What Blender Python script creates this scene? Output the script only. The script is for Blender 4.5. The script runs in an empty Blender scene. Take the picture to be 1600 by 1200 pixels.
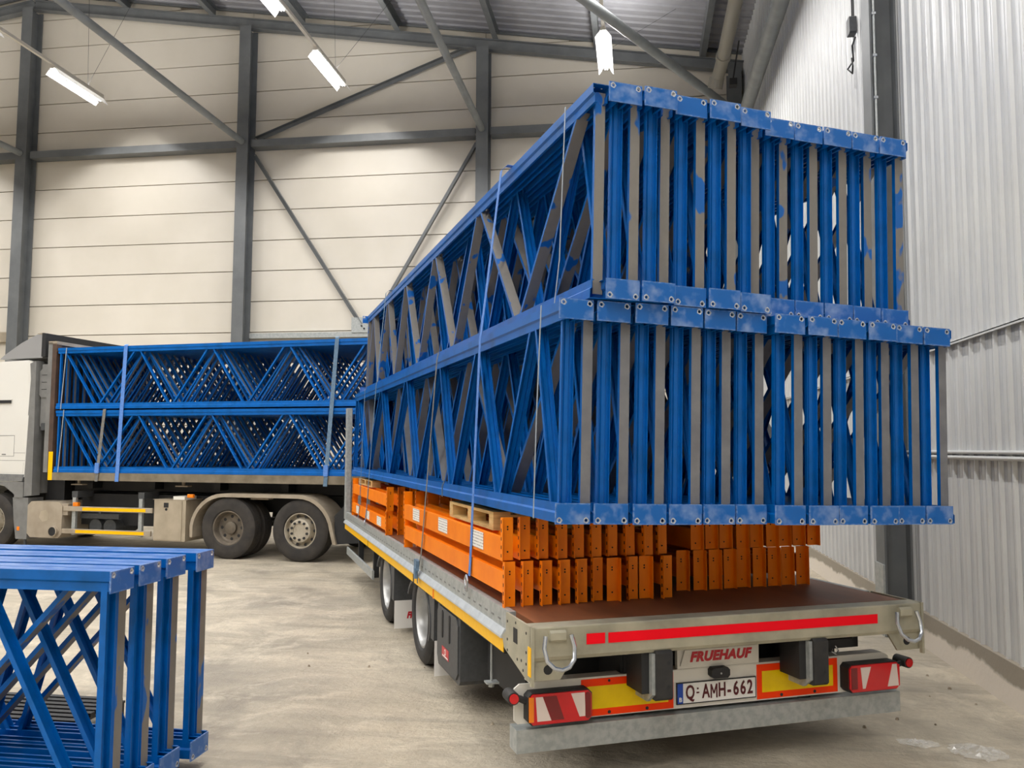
import bpy, bmesh, math, random
from mathutils import Matrix, Vector

random.seed(7)
SC = bpy.context.scene
COL = SC.collection

# ------------------------------------------------------------------ camera
YAW, PITCH, ROLL = 0.14805593, 0.0763491347, 0.00384501735   # building axes: +Y along the hall, +X to the metal wall
cam_d = bpy.data.cameras.new('camera')
cam = bpy.data.objects.new('camera', cam_d)
COL.objects.link(cam)
cp, sp = math.cos(PITCH), math.sin(PITCH)
A = Matrix.Rotation(YAW, 3, 'Z')
f0, r0, u0 = Vector((0, cp, sp)), Vector((1, 0, 0)), Vector((0, -sp, cp))
Rv = A @ (r0 * math.cos(ROLL) + u0 * math.sin(ROLL))
Uv = A @ (u0 * math.cos(ROLL) - r0 * math.sin(ROLL))
Fv = A @ f0
cm = Matrix((Rv, Uv, -Fv)).transposed().to_4x4()
cm.translation = Vector((0, 0, 1.84))
cam.matrix_world = cm
cam_d.sensor_width = 36
cam_d.lens = 36 * 1313.284 / 1600
cam_d.clip_end = 200
SC.camera = cam

# ------------------------------------------------------------------ world, exposure
w = bpy.data.worlds.new('world')
SC.world = w
w.use_nodes = True
w.node_tree.nodes['Background'].inputs[0].default_value = (0.8, 0.85, 1, 1)
w.node_tree.nodes['Background'].inputs[1].default_value = 0.05
SC.view_settings.view_transform = 'Standard'
SC.view_settings.look = 'None'
SC.view_settings.exposure = -0.72
SC.view_settings.gamma = 1
SC.view_settings.use_curve_mapping = False
SC.cycles.use_denoising = True
SC.cycles.max_bounces = 6
SC.cycles.diffuse_bounces = 4
SC.cycles.glossy_bounces = 2
SC.cycles.use_adaptive_sampling = True
SC.cycles.adaptive_threshold = 0.08
SC.cycles.adaptive_min_samples = 16
SC.cycles.transparent_max_bounces = 12
SC.cycles.sample_clamp_indirect = 6
LAMP_W = 315.0
UP_FILL_W = 115.0  # power of the added upward fill lights
LAMP_COL = (1.0, 0.98, 0.955)

# ------------------------------------------------------------------ helpers
class MB:
    def __init__(s):
        s.v, s.f, s.m = [], [], []
    def quad(s, pts, mi=0):
        b = len(s.v); s.v += [tuple(p) for p in pts]; s.f.append(tuple(range(b, b + len(pts)))); s.m.append(mi); return s
    def box(s, a, b, mi=0, M=None):
        x0, y0, z0 = a; x1, y1, z1 = b
        if x0 > x1: x0, x1 = x1, x0
        if y0 > y1: y0, y1 = y1, y0
        if z0 > z1: z0, z1 = z1, z0
        k = len(s.v)
        P = [(x0, y0, z0), (x1, y0, z0), (x1, y1, z0), (x0, y1, z0), (x0, y0, z1), (x1, y0, z1), (x1, y1, z1), (x0, y1, z1)]
        if M is not None: P = [tuple(M @ Vector(p)) for p in P]
        s.v += P
        for f in ((0, 3, 2, 1), (4, 5, 6, 7), (0, 1, 5, 4), (1, 2, 6, 5), (2, 3, 7, 6), (3, 0, 4, 7)):
            s.f.append(tuple(k + i for i in f)); s.m.append(mi)
        return s
    def bbox(s, a, b, c=0.01, mi=0, ax=1):
        """box with its four edges along axis ax chamfered"""
        i, j = [k for k in range(3) if k != ax]
        lo = [min(a[k], b[k]) for k in range(3)]; hi = [max(a[k], b[k]) for k in range(3)]
        prof = [(lo[i] + c, lo[j]), (hi[i] - c, lo[j]), (hi[i], lo[j] + c), (hi[i], hi[j] - c), (hi[i] - c, hi[j]), (lo[i] + c, hi[j]), (lo[i], hi[j] - c), (lo[i], lo[j] + c)]
        return s.prism(prof, ax, lo[ax], hi[ax], mi)
    def prism(s, prof, ax, t0, t1, mi=0, mats=None, caps=True, fn=None):
        i, j = [k for k in range(3) if k != ax]
        k = len(s.v); n = len(prof)
        for t in (t0, t1):
            for p in prof:
                q = [0, 0, 0]; q[i], q[j], q[ax] = p[0], p[1], t
                s.v.append(tuple(fn(Vector(q))) if fn else tuple(q))
        for a in range(n):
            b = (a + 1) % n
            s.f.append((k + a, k + b, k + n + b, k + n + a)); s.m.append(mats[a] if mats else mi)
        if caps:
            s.f.append(tuple(k + a for a in reversed(range(n)))); s.m.append(mi)
            s.f.append(tuple(k + n + a for a in range(n))); s.m.append(mi)
        return s
    def cyl(s, p, q, r, n=12, mi=0, r2=None, caps=True):
        p, q = Vector(p), Vector(q); d = (q - p).normalized()
        a = d.orthogonal().normalized(); b = d.cross(a)
        r2 = r if r2 is None else r2
        k = len(s.v)
        for c, rr in ((p, r), (q, r2)):
            for i in range(n):
                t = 2 * math.pi * i / n
                s.v.append(tuple(c + (a * math.cos(t) + b * math.sin(t)) * rr))
        for i in range(n):
            j = (i + 1) % n
            s.f.append((k + i, k + j, k + n + j, k + n + i)); s.m.append(mi)
        if caps:
            s.f.append(tuple(k + i for i in reversed(range(n)))); s.m.append(mi)
            s.f.append(tuple(k + n + i for i in range(n))); s.m.append(mi)
        return s
    def path(s, pts, r, n=8, mi=0, closed=False):
        pts = [Vector(p) for p in pts]; k = len(s.v); m = len(pts); up = None
        for i, p in enumerate(pts):
            if closed: d = pts[(i + 1) % m] - pts[i - 1]
            else: d = pts[min(i + 1, m - 1)] - pts[max(i - 1, 0)]
            d.normalize()
            a = d.orthogonal().normalized() if up is None else (up - d * up.dot(d)).normalized()
            up = a; b = d.cross(a)
            for j in range(n):
                t = 2 * math.pi * j / n
                s.v.append(tuple(p + (a * math.cos(t) + b * math.sin(t)) * r))
        for i in range(m if closed else m - 1):
            for j in range(n):
                j2 = (j + 1) % n; i2 = (i + 1) % m
                s.f.append((k + i * n + j, k + i * n + j2, k + i2 * n + j2, k + i2 * n + j)); s.m.append(mi)
        return s
    def lathe(s, prof, c, ax=0, n=32, mi=0):
        """prof: list of (radius, offset along axis)"""
        k = len(s.v); m = len(prof)
        i, j = [t for t in range(3) if t != ax]
        for a in range(n):
            t = 2 * math.pi * a / n
            for r, o in prof:
                q = [0, 0, 0]; q[ax] = c[ax] + o; q[i] = c[i] + r * math.cos(t); q[j] = c[j] + r * math.sin(t)
                s.v.append(tuple(q))
        for a in range(n):
            b = (a + 1) % n
            for p in range(m - 1):
                s.f.append((k + a * m + p, k + a * m + p + 1, k + b * m + p + 1, k + b * m + p)); s.m.append(mi)
        return s
    def ribbon(s, pts, wid, thick=0.003, mi=0, side=Vector((0, 1, 0))):
        """flat strap following pts, width along side"""
        pts = [Vector(p) for p in pts]; k = len(s.v); m = len(pts)
        for i, p in enumerate(pts):
            d = (pts[min(i + 1, m - 1)] - pts[max(i - 1, 0)]).normalized()
            n = d.cross(side).normalized()
            for a, b in ((-1, -1), (1, -1), (1, 1), (-1, 1)):
                s.v.append(tuple(p + side * (a * wid / 2) + n * (b * thick / 2)))
        for i in range(m - 1):
            for j in range(4):
                j2 = (j + 1) % 4
                s.f.append((k + i * 4 + j, k + i * 4 + j2, k + (i + 1) * 4 + j2, k + (i + 1) * 4 + j)); s.m.append(mi)
        s.f.append((k, k + 1, k + 2, k + 3)); s.m.append(mi)
        e = k + (m - 1) * 4
        s.f.append((e + 3, e + 2, e + 1, e)); s.m.append(mi)
        return s
    def mesh(s, name, mats, smooth=False):
        me = bpy.data.meshes.new(name)
        me.from_pydata(s.v, [], s.f)
        for m in (mats if isinstance(mats, (list, tuple)) else [mats]): me.materials.append(m)
        me.polygons.foreach_set('material_index', s.m)
        bm = bmesh.new(); bm.from_mesh(me); bmesh.ops.recalc_face_normals(bm, faces=bm.faces)
        if smooth:
            for f in bm.faces: f.smooth = True
            for e in bm.edges:
                if len(e.link_faces) == 2 and e.calc_face_angle(0) > 0.6: e.smooth = False
        bm.to_mesh(me); bm.free()
        return me
    def build(s, name, mats, parent=None, smooth=False):
        return link(name, s.mesh(name, mats, smooth), parent)

def link(name, data, parent=None):
    o = bpy.data.objects.new(name, data); COL.objects.link(o)
    if parent is not None: o.parent = parent
    return o

def tag(o, label=None, cat=None, group=None, kind=None):
    if label: o['label'] = label
    if cat: o['category'] = cat
    if group: o['group'] = group
    if kind: o['kind'] = kind
    return o

def empty(name, M=None):
    o = bpy.data.objects.new(name, None); COL.objects.link(o)
    o.empty_display_size = 0.1
    if M is not None: o.matrix_world = M
    return o

def copy_thing(src, M, label=None, group=None):
    r = src.copy(); COL.objects.link(r); r.matrix_world = M
    if label: r['label'] = label
    if group: r['group'] = group
    for ch in CHILD[src]:
        c = ch.copy(); COL.objects.link(c); c.parent = r
    return r
CHILD = {}

ORD = ['first', 'second', 'third', 'fourth', 'fifth', 'sixth', 'seventh', 'eighth', 'ninth', 'tenth', 'eleventh', 'twelfth', 'thirteenth', 'fourteenth',
       'fifteenth', 'sixteenth', 'seventeenth', 'eighteenth', 'nineteenth', 'twentieth', 'twenty-first', 'twenty-second', 'twenty-third', 'twenty-fourth', 'twenty-fifth', 'twenty-sixth']

# ------------------------------------------------------------------ materials
def srgb(r, g, b):
    def c(x):
        x /= 255
        return x / 12.92 if x <= 0.04045 else ((x + 0.055) / 1.055) ** 2.4
    return (c(r), c(g), c(b), 1)

class NT:
    def __init__(s, name):
        s.m = bpy.data.materials.new(name); s.m.use_nodes = True
        s.t = s.m.node_tree; s.b = s.t.nodes['Principled BSDF']; s.o = s.t.nodes['Material Output']
    def n(s, typ, **kw):
        x = s.t.nodes.new(typ)
        for k, v in kw.items(): setattr(x, k, v)
        return x
    def l(s, a, b): s.t.links.new(a, b)
    def coords(s, rnd=True, scale=(1, 1, 1)):
        tc = s.n('ShaderNodeTexCoord'); mp = s.n('ShaderNodeMapping')
        mp.inputs['Scale'].default_value = scale
        s.l(tc.outputs['Object'], mp.inputs['Vector'])
        if rnd:
            oi = s.n('ShaderNodeObjectInfo'); mu = s.n('ShaderNodeMath', operation='MULTIPLY'); mu.inputs[1].default_value = 57.3
            s.l(oi.outputs['Random'], mu.inputs[0]); s.l(mu.outputs[0], mp.inputs['Location'])
        return mp.outputs['Vector']
    def noise(s, vec, scale, detail=4, rough=0.55):
        x = s.n('ShaderNodeTexNoise'); x.inputs['Scale'].default_value = scale; x.inputs['Detail'].default_value = detail; x.inputs['Roughness'].default_value = rough
        s.l(vec, x.inputs['Vector']); return x.outputs['Fac']
    def ramp(s, fac, a, b):
        x = s.n('ShaderNodeMapRange'); x.inputs['From Min'].default_value = a; x.inputs['From Max'].default_value = b
        s.l(fac, x.inputs['Value']); return x.outputs['Result']
    def mix(s, fac, a, b):
        x = s.n('ShaderNodeMix', data_type='RGBA')
        if isinstance(fac, float): x.inputs[0].default_value = fac
        else: s.l(fac, x.inputs[0])
        for i, c in ((6, a), (7, b)):
            if isinstance(c, tuple): x.inputs[i].default_value = c
            else: s.l(c, x.inputs[i])
        return x.outputs[2]
    def bump(s, h, strength=0.2, dist=0.01):
        x = s.n('ShaderNodeBump'); x.inputs['Strength'].default_value = strength; x.inputs['Distance'].default_value = dist
        s.l(h, x.inputs['Height']); s.l(x.outputs[0], s.b.inputs['Normal'])

def mat(name, c1, c2=None, rough=0.5, metal=0.0, ns=3.0, lo=0.35, hi=0.7, bump=0.0, bs=None, scale=(1, 1, 1), spec=None, emit=None):
    k = NT(name)
    if c2 is None: k.b.inputs['Base Color'].default_value = c1
    else:
        v = k.coords(scale=scale)
        k.l(k.mix(k.ramp(k.noise(v, ns), lo, hi), c1, c2), k.b.inputs['Base Color'])
    k.b.inputs['Roughness'].default_value = rough; k.b.inputs['Metallic'].default_value = metal
    if spec is not None: k.b.inputs['Specular IOR Level'].default_value = spec
    if bump:
        k.bump(k.noise(k.coords(scale=scale), bs or ns * 4), bump)
    if emit:
        k.b.inputs['Emission Color'].default_value = emit[0]; k.b.inputs['Emission Strength'].default_value = emit[1]
    return k.m

BLUE = srgb(0, 96, 178)
M = {}
M['blue'] = mat('blue_paint', BLUE, srgb(0, 82, 148), rough=0.36, ns=6, lo=0.45, hi=0.75, spec=0.3)

def blue_plate():
    k = NT('scuffed_blue_paint'); v = k.coords()
    n1 = k.ramp(k.noise(v, 10, 3, 0.5), 0.50, 0.80)
    tc = k.n('ShaderNodeTexCoord'); sx = k.n('ShaderNodeSeparateXYZ'); k.l(tc.outputs['Object'], sx.inputs[0])
    ex = k.n('ShaderNodeMath', operation='SUBTRACT'); k.l(sx.outputs['X'], ex.inputs[0]); ex.inputs[1].default_value = .023
    ea = k.n('ShaderNodeMath', operation='ABSOLUTE'); k.l(ex.outputs[0], ea.inputs[0])
    ez = k.n('ShaderNodeMath', operation='SUBTRACT'); k.l(sx.outputs['Z'], ez.inputs[0]); ez.inputs[1].default_value = .053
    eb = k.n('ShaderNodeMath', operation='ABSOLUTE'); k.l(ez.outputs[0], eb.inputs[0])
    m1 = k.n('ShaderNodeMath', operation='MAXIMUM'); k.l(k.ramp(ea.outputs[0], .088, .099), m1.inputs[0]); k.l(k.ramp(eb.outputs[0], .044, .0545), m1.inputs[1])
    ed = k.n('ShaderNodeMath', operation='MULTIPLY'); k.l(m1.outputs[0], ed.inputs[0]); k.l(k.ramp(k.noise(v, 45, 3), .35, .65), ed.inputs[1])
    mm = k.n('ShaderNodeMath', operation='MAXIMUM'); k.l(n1, mm.inputs[0]); k.l(ed.outputs[0], mm.inputs[1])
    mu2 = k.n('ShaderNodeMath', operation='MULTIPLY'); k.l(mm.outputs[0], mu2.inputs[0]); mu2.inputs[1].default_value = 0.6
    k.l(k.mix(mu2.outputs[0], BLUE, srgb(176, 194, 220)), k.b.inputs['Base Color'])
    k.b.inputs['Roughness'].default_value = 0.3
    return k.m
M['plate'] = blue_plate()
M['worn'] = mat('bare_rubbed_metal', srgb(205, 208, 212), srgb(150, 160, 175), rough=0.4, metal=0.3, ns=40)
M['hole'] = mat('bolt_hole_dark', srgb(8, 10, 14), rough=0.9)

def slotted():
    """blue web of a post punched with two rows of slots"""
    k = NT('punched_blue_paint'); k.b.inputs['Base Color'].default_value = BLUE; k.b.inputs['Roughness'].default_value = 0.36; k.b.inputs['Specular IOR Level'].default_value = 0.3
    tc = k.n('ShaderNodeTexCoord'); sx = k.n('ShaderNodeSeparateXYZ'); k.l(tc.outputs['Object'], sx.inputs[0])
    fr = k.n('ShaderNodeMath', operation='PINGPONG'); k.l(sx.outputs['Y'], fr.inputs[0]); fr.inputs[1].default_value = 0.025
    a = k.n('ShaderNodeMath', operation='LESS_THAN'); k.l(fr.outputs[0], a.inputs[0]); a.inputs[1].default_value = 0.007
    ab = k.n('ShaderNodeMath', operation='ABSOLUTE'); k.l(sx.outputs['X'], ab.inputs[0])
    c = k.n('ShaderNodeMath', operation='COMPARE'); k.l(ab.outputs[0], c.inputs[0]); c.inputs[1].default_value = 0.022; c.inputs[2].default_value = 0.005
    m = k.n('ShaderNodeMath', operation='MULTIPLY'); k.l(a.outputs[0], m.inputs[0]); k.l(c.outputs[0], m.inputs[1])
    inv = k.n('ShaderNodeMath', operation='SUBTRACT'); inv.inputs[0].default_value = 1; k.l(m.outputs[0], inv.inputs[1])
    k.l(inv.outputs[0], k.b.inputs['Alpha'])
    return k.m
M['slot'] = slotted()

def zinc_web():
    k = NT('grey_primer_with_blue_overspray'); v = k.coords(scale=(1, 1, 0.5))
    n = k.ramp(k.noise(v, 7.5, 2.5, 0.5), 0.60, 0.63)
    g = k.mix(k.noise(v, 30), srgb(122, 118, 112), srgb(134, 130, 124))
    k.l(k.mix(n, g, BLUE), k.b.inputs['Base Color']); k.b.inputs['Roughness'].default_value = 0.5
    return k.m
M['zinc'] = zinc_web()
M['grey_web'] = mat('grey_primer', srgb(112, 112, 116), srgb(126, 126, 128), rough=0.5, ns=8)
M['orange'] = mat('orange_paint', srgb(255, 138, 0), srgb(244, 124, 0), rough=0.45, ns=5, spec=0.25)
M['label'] = None
M['galv'] = mat('galvanised_steel', srgb(176, 179, 177), srgb(156, 161, 160), rough=0.42, metal=0.25, ns=24, lo=0.4, hi=0.62)
M['galv_d'] = mat('weathered_galvanised_steel', srgb(184, 178, 156), srgb(152, 148, 130), rough=0.5, metal=0.15, ns=5)
M['chrome'] = mat('bright_zinc', srgb(205, 208, 212), srgb(175, 180, 186), rough=0.25, metal=0.8, ns=10)
M['ply'] = mat('brown_phenolic_plywood', srgb(138, 84, 52), srgb(108, 64, 40), rough=0.55, ns=4, scale=(1, 0.3, 1), bump=0.1)
M['yellow'] = mat('yellow_reflective_tape', srgb(255, 196, 0), srgb(250, 186, 0), rough=0.4, ns=30, spec=0.25)
M['red'] = mat('red_reflective_tape', srgb(255, 0, 28), rough=0.4, spec=0.2)
M['signal'] = mat('fluorescent_orange_red_sheet', srgb(255, 62, 0), rough=0.4, spec=0.2)
M['sheet_y'] = mat('yellow_retroreflective_sheet', srgb(244, 206, 0), srgb(230, 190, 0), rough=0.3, ns=8, spec=0.3)
M['white'] = mat('white_painted_steel', srgb(228, 224, 214), srgb(206, 200, 188), rough=0.4, ns=4, lo=0.5, hi=0.8)
M['white_sign'] = mat('white_plate', srgb(236, 234, 230), rough=0.3)
M['plate_red'] = mat('dark_red_lettering', srgb(84, 14, 24), rough=0.4)
M['brand_red'] = mat('red_lettering', srgb(196, 24, 40), rough=0.35)
M['euro'] = mat('blue_plate_band', srgb(20, 70, 170), rough=0.35)
M['lens_red'] = mat('red_lamp_lens', srgb(208, 6, 20), rough=0.12, spec=0.7)
M['lens_dred'] = mat('deep_red_lamp_lens', srgb(120, 4, 14), rough=0.12, spec=0.7)
M['lens_white'] = mat('clear_lamp_lens', srgb(225, 208, 200), rough=0.15)
M['lens_amber'] = mat('amber_lamp_lens', srgb(240, 130, 20), rough=0.2)
M['rubber'] = mat('black_rubber', srgb(40, 40, 41), srgb(58, 56, 54), rough=0.75, ns=8)
M['rubber_dust'] = mat('dusty_tyre_rubber', srgb(46, 44, 42), srgb(64, 59, 54), rough=0.85, ns=5)
M['plastic'] = mat('dark_grey_plastic', srgb(66, 68, 70), srgb(76, 78, 80), rough=0.5, ns=30)
M['black'] = mat('black_chassis_paint', srgb(30, 31, 33), srgb(40, 40, 41), rough=0.6, ns=5)
M['rim'] = mat('silver_wheel_paint', srgb(186, 186, 184), srgb(160, 160, 158), rough=0.35, metal=0.5, ns=8)
M['rim_dirty'] = mat('dusty_wheel_steel', srgb(118, 108, 94), srgb(84, 77, 68), rough=0.6, metal=0.2, ns=6)
M['rim_hub'] = mat('dull_silver_hub', srgb(196, 188, 172), srgb(160, 150, 132), rough=0.45, metal=0.35, ns=7)
M['zinc_bright'] = mat('new_zinc_angle', srgb(206, 211, 214), srgb(186, 192, 196), rough=0.35, metal=0.2, ns=12)
M['wood'] = mat('pale_pine_board', srgb(226, 196, 134), srgb(196, 160, 98), rough=0.7, ns=6, scale=(1, 1, 8))
M['tarp_blue'] = mat('blue_webbing', srgb(96, 142, 214), srgb(76, 122, 196), rough=0.6, ns=40)
M['web_grey'] = mat('grey_webbing', srgb(128, 126, 120), srgb(100, 100, 98), rough=0.7, ns=25)
M['web_slate'] = mat('slate_blue_webbing', srgb(104, 132, 156), srgb(86, 110, 134), rough=0.7, ns=25)
M['band'] = mat('steel_banding', srgb(186, 196, 204), rough=0.35, metal=0.5)
M['cabwhite'] = mat('white_cab_paint', srgb(222, 220, 213), rough=0.25)
M['cabgrey'] = mat('grey_cab_plastic', srgb(126, 126, 124), srgb(112, 112, 110), rough=0.5, ns=5)
M['cabdark'] = mat('slate_fairing_paint', srgb(150, 150, 150), rough=0.4)
M['bed'] = mat('worn_olive_steel', srgb(132, 122, 104), srgb(108, 98, 80), rough=0.6, ns=4, lo=0.4, hi=0.65)
M['rust'] = mat('brown_steel_bulkhead', srgb(86, 66, 54), srgb(66, 52, 44), rough=0.6, ns=4)
M['dusty'] = mat('dusty_painted_metal', srgb(168, 156, 138), srgb(148, 136, 118), rough=0.6, ns=4)
M['stainless'] = mat('dull_stainless_sheet', srgb(188, 176, 156), srgb(166, 154, 134), rough=0.45, metal=0.3, ns=3)
M['steel'] = mat('grey_painted_steel', srgb(110, 113, 114), srgb(96, 99, 101), rough=0.5, ns=2.5)
M['steel_tube'] = mat('pale_grey_tube_steel', srgb(142, 146, 146), srgb(126, 130, 130), rough=0.45, metal=0.15, ns=3)
M['panel'] = mat('cream_wall_panel', srgb(218, 211, 198), srgb(210, 203, 189), rough=0.5, ns=0.6)
M['far_wall'] = mat('grey_wall_panel', srgb(128, 126, 122), rough=0.6)  # unseen side wall, darkened to cut the side fill
M['joint'] = mat('panel_joint_shadow_gap', srgb(150, 140, 124), rough=0.8)
M['sheet'] = mat('white_ribbed_sheet_metal', srgb(212, 213, 212), srgb(202, 203, 203), rough=0.38, metal=0.15, ns=1.2)
M['roof'] = mat('grey_roof_deck', srgb(146, 146, 150), srgb(134, 134, 138), rough=0.6, ns=2)
M['trunk'] = mat('white_light_trunking', srgb(214, 208, 196), rough=0.4)
M['pipe'] = mat('grey_pipe_plastic', srgb(150, 146, 134), rough=0.5)
M['tube'] = mat('lit_fluorescent_tube', (1, 1, 1, 1), emit=((1, 0.98, 0.95, 1), 30))

def wing_mat():
    k = NT('white_translucent_reflector'); k.b.inputs['Base Color'].default_value = (0.8, 0.8, 0.8, 1)
    tr = k.n('ShaderNodeBsdfTranslucent'); tr.inputs[0].default_value = (0.9, 0.9, 0.9, 1)
    mx = k.n('ShaderNodeMixShader'); mx.inputs[0].default_value = 0.65
    k.l(k.b.outputs[0], mx.inputs[1]); k.l(tr.outputs[0], mx.inputs[2]); k.l(mx.outputs[0], k.o.inputs['Surface'])
    return k.m
M['wing'] = wing_mat()
def scuffed_glare_blue():  # pale streaks stand for scratches and for glare painted into the pile posts
    k = NT('scratched_blue_paint_with_glare'); v = k.coords(scale=(9, 1.1, 9))
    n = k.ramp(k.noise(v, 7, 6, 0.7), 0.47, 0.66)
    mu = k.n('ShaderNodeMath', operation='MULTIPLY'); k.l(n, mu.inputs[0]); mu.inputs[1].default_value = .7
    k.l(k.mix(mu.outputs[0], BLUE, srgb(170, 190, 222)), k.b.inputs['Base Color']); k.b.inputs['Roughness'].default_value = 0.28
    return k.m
M['blue_scuffed_glare'] = scuffed_glare_blue()

def floor_mat():
    k = NT('dusty_concrete_floor')
    tc = k.n('ShaderNodeTexCoord'); v = tc.outputs['Object']
    mp = k.n('ShaderNodeMapping'); mp.inputs['Rotation'].default_value = (0, 0, 0.35); mp.inputs['Scale'].default_value = (0.55, 2.2, 1); k.l(v, mp.inputs['Vector'])
    mp2 = k.n('ShaderNodeMapping'); mp2.inputs['Rotation'].default_value = (0, 0, -0.9); mp2.inputs['Scale'].default_value = (0.25, 3.0, 1); k.l(v, mp2.inputs['Vector'])
    wn = k.n('ShaderNodeTexNoise'); wn.inputs['Scale'].default_value = .5; wn.inputs['Detail'].default_value = 3; k.l(v, wn.inputs['Vector'])
    wm = k.n('ShaderNodeMix', data_type='VECTOR'); wm.inputs[0].default_value = .6; k.l(v, wm.inputs[4]); k.l(wn.outputs['Color'], wm.inputs[5])
    mp3 = k.n('ShaderNodeMapping'); mp3.inputs['Scale'].default_value = (1.1, 2.6, 1); mp3.inputs['Rotation'].default_value = (0, 0, .25); k.l(wm.outputs[1], mp3.inputs['Vector'])
    big = k.ramp(k.noise(v, 0.38, 5, 0.62), 0.40, 0.62)
    st = k.ramp(k.noise(mp3.outputs[0], 1.5, 9, 0.68), 0.40, 0.62)
    tk = k.ramp(k.noise(mp2.outputs[0], 1.3, 7, 0.62), 0.52, 0.66)
    fine = k.ramp(k.noise(v, 22, 7, 0.75), 0.35, 0.7)
    def arcs(cx, cy, fr):
        sb_ = k.n('ShaderNodeVectorMath', operation='SUBTRACT'); k.l(wm.outputs[1], sb_.inputs[0]); sb_.inputs[1].default_value = (cx, cy, 0)
        ln = k.n('ShaderNodeVectorMath', operation='LENGTH'); k.l(sb_.outputs[0], ln.inputs[0])
        mu_ = k.n('ShaderNodeMath', operation='MULTIPLY'); k.l(ln.outputs['Value'], mu_.inputs[0]); mu_.inputs[1].default_value = fr
        si = k.n('ShaderNodeMath', operation='SINE'); k.l(mu_.outputs[0], si.inputs[0])
        m2 = k.n('ShaderNodeMath', operation='MULTIPLY'); k.l(k.ramp(si.outputs[0], .55, .95), m2.inputs[0]); k.l(k.ramp(k.noise(v, .6, 3), .5, .62), m2.inputs[1])
        return m2.outputs[0]
    def fac(x, q):
        mu_ = k.n('ShaderNodeMath', operation='MULTIPLY'); k.l(x, mu_.inputs[0]); mu_.inputs[1].default_value = q; return mu_.outputs[0]
    c = k.mix(big, srgb(190, 178, 156), srgb(152, 145, 132))
    c = k.mix(fac(st, .6), c, srgb(214, 202, 180))
    c = k.mix(fac(tk, .5), c, srgb(134, 126, 114))
    ar1, ar2 = arcs(-10, -2, 16), arcs(3, 16, 22)
    c = k.mix(fac(ar1, .4), c, srgb(128, 120, 108)); c = k.mix(fac(ar2, .3), c, srgb(132, 124, 112))
    c = k.mix(fac(fine, .35), c, srgb(146, 134, 116))
    cr = k.ramp(k.noise(wm.outputs[1], 4.5, 10, .78), .50, .62)
    c = k.mix(fac(cr, .45), c, srgb(226, 214, 192))
    dk = k.ramp(k.noise(wm.outputs[1], 2.2, 10, .75), .56, .68)
    c = k.mix(fac(dk, .5), c, srgb(136, 127, 112))
    k.l(c, k.b.inputs['Base Color']); k.b.inputs['Roughness'].default_value = 0.62
    ad = k.n('ShaderNodeMath', operation='ADD'); k.l(k.noise(mp3.outputs[0], 6, 9, 0.72), ad.inputs[0]); k.l(k.noise(v, 18, 6, 0.7), ad.inputs[1])
    k.bump(ad.outputs[0], 0.8, 0.03)
    return k.m
M['floor'] = floor_mat()

def kerb_mat():
    k = NT('bare_concrete_kerb'); tc = k.n('ShaderNodeTexCoord'); v = tc.outputs['Object']
    sx = k.n('ShaderNodeSeparateXYZ'); k.l(v, sx.inputs[0])
    ad = k.n('ShaderNodeMath', operation='ADD'); k.l(sx.outputs['Z'], ad.inputs[0])
    mu = k.n('ShaderNodeMath', operation='MULTIPLY'); k.l(k.noise(v, 1.6, 5, 0.6), mu.inputs[0]); mu.inputs[1].default_value = 0.22; k.l(mu.outputs[0], ad.inputs[1])
    k.l(k.mix(k.ramp(ad.outputs[0], 0.27, 0.30), srgb(214, 204, 190), srgb(146, 137, 122)), k.b.inputs['Base Color'])
    k.b.inputs['Roughness'].default_value = 0.8; k.bump(k.noise(v, 20, 6), 0.3)
    return k.m
M['kerb'] = kerb_mat()

def label_mat():
    k = NT('printed_paper_label'); v = k.coords(rnd=False)
    wv = k.n('ShaderNodeTexWave', bands_direction='Z'); wv.inputs['Scale'].default_value = 16; wv.inputs['Distortion'].default_value = 0; k.l(v, wv.inputs['Vector'])
    n = k.ramp(k.noise(v, 90, 2), 0.42, 0.5)
    a = k.n('ShaderNodeMath', operation='LESS_THAN'); k.l(wv.outputs['Fac'], a.inputs[0]); a.inputs[1].default_value = 0.22
    m = k.n('ShaderNodeMath', operation='MULTIPLY'); k.l(a.outputs[0], m.inputs[0]); k.l(n, m.inputs[1])
    k.l(k.mix(m.outputs[0], srgb(242, 238, 230), srgb(150, 146, 142)), k.b.inputs['Base Color'])
    return k.m
M['label'] = label_mat()

# ------------------------------------------------------------------ the hall
XW, YB = 2.72, 21.2                       # metal wall plane, back wall plane
RIDGE, Z0, SL = -17.0, 14.92, 0.1575      # roof ridge
XL2, YF = -36.7, -13.5
def roof_z(x): return Z0 - SL * abs(x - RIDGE)

fl = MB().box((XL2 - .5, YF - .5, -0.3), (XW + .6, YB + .5, 0)).build('floor', M['floor'])
tag(fl, 'dusty beige concrete hall floor with tyre marks', kind='structure')

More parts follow.
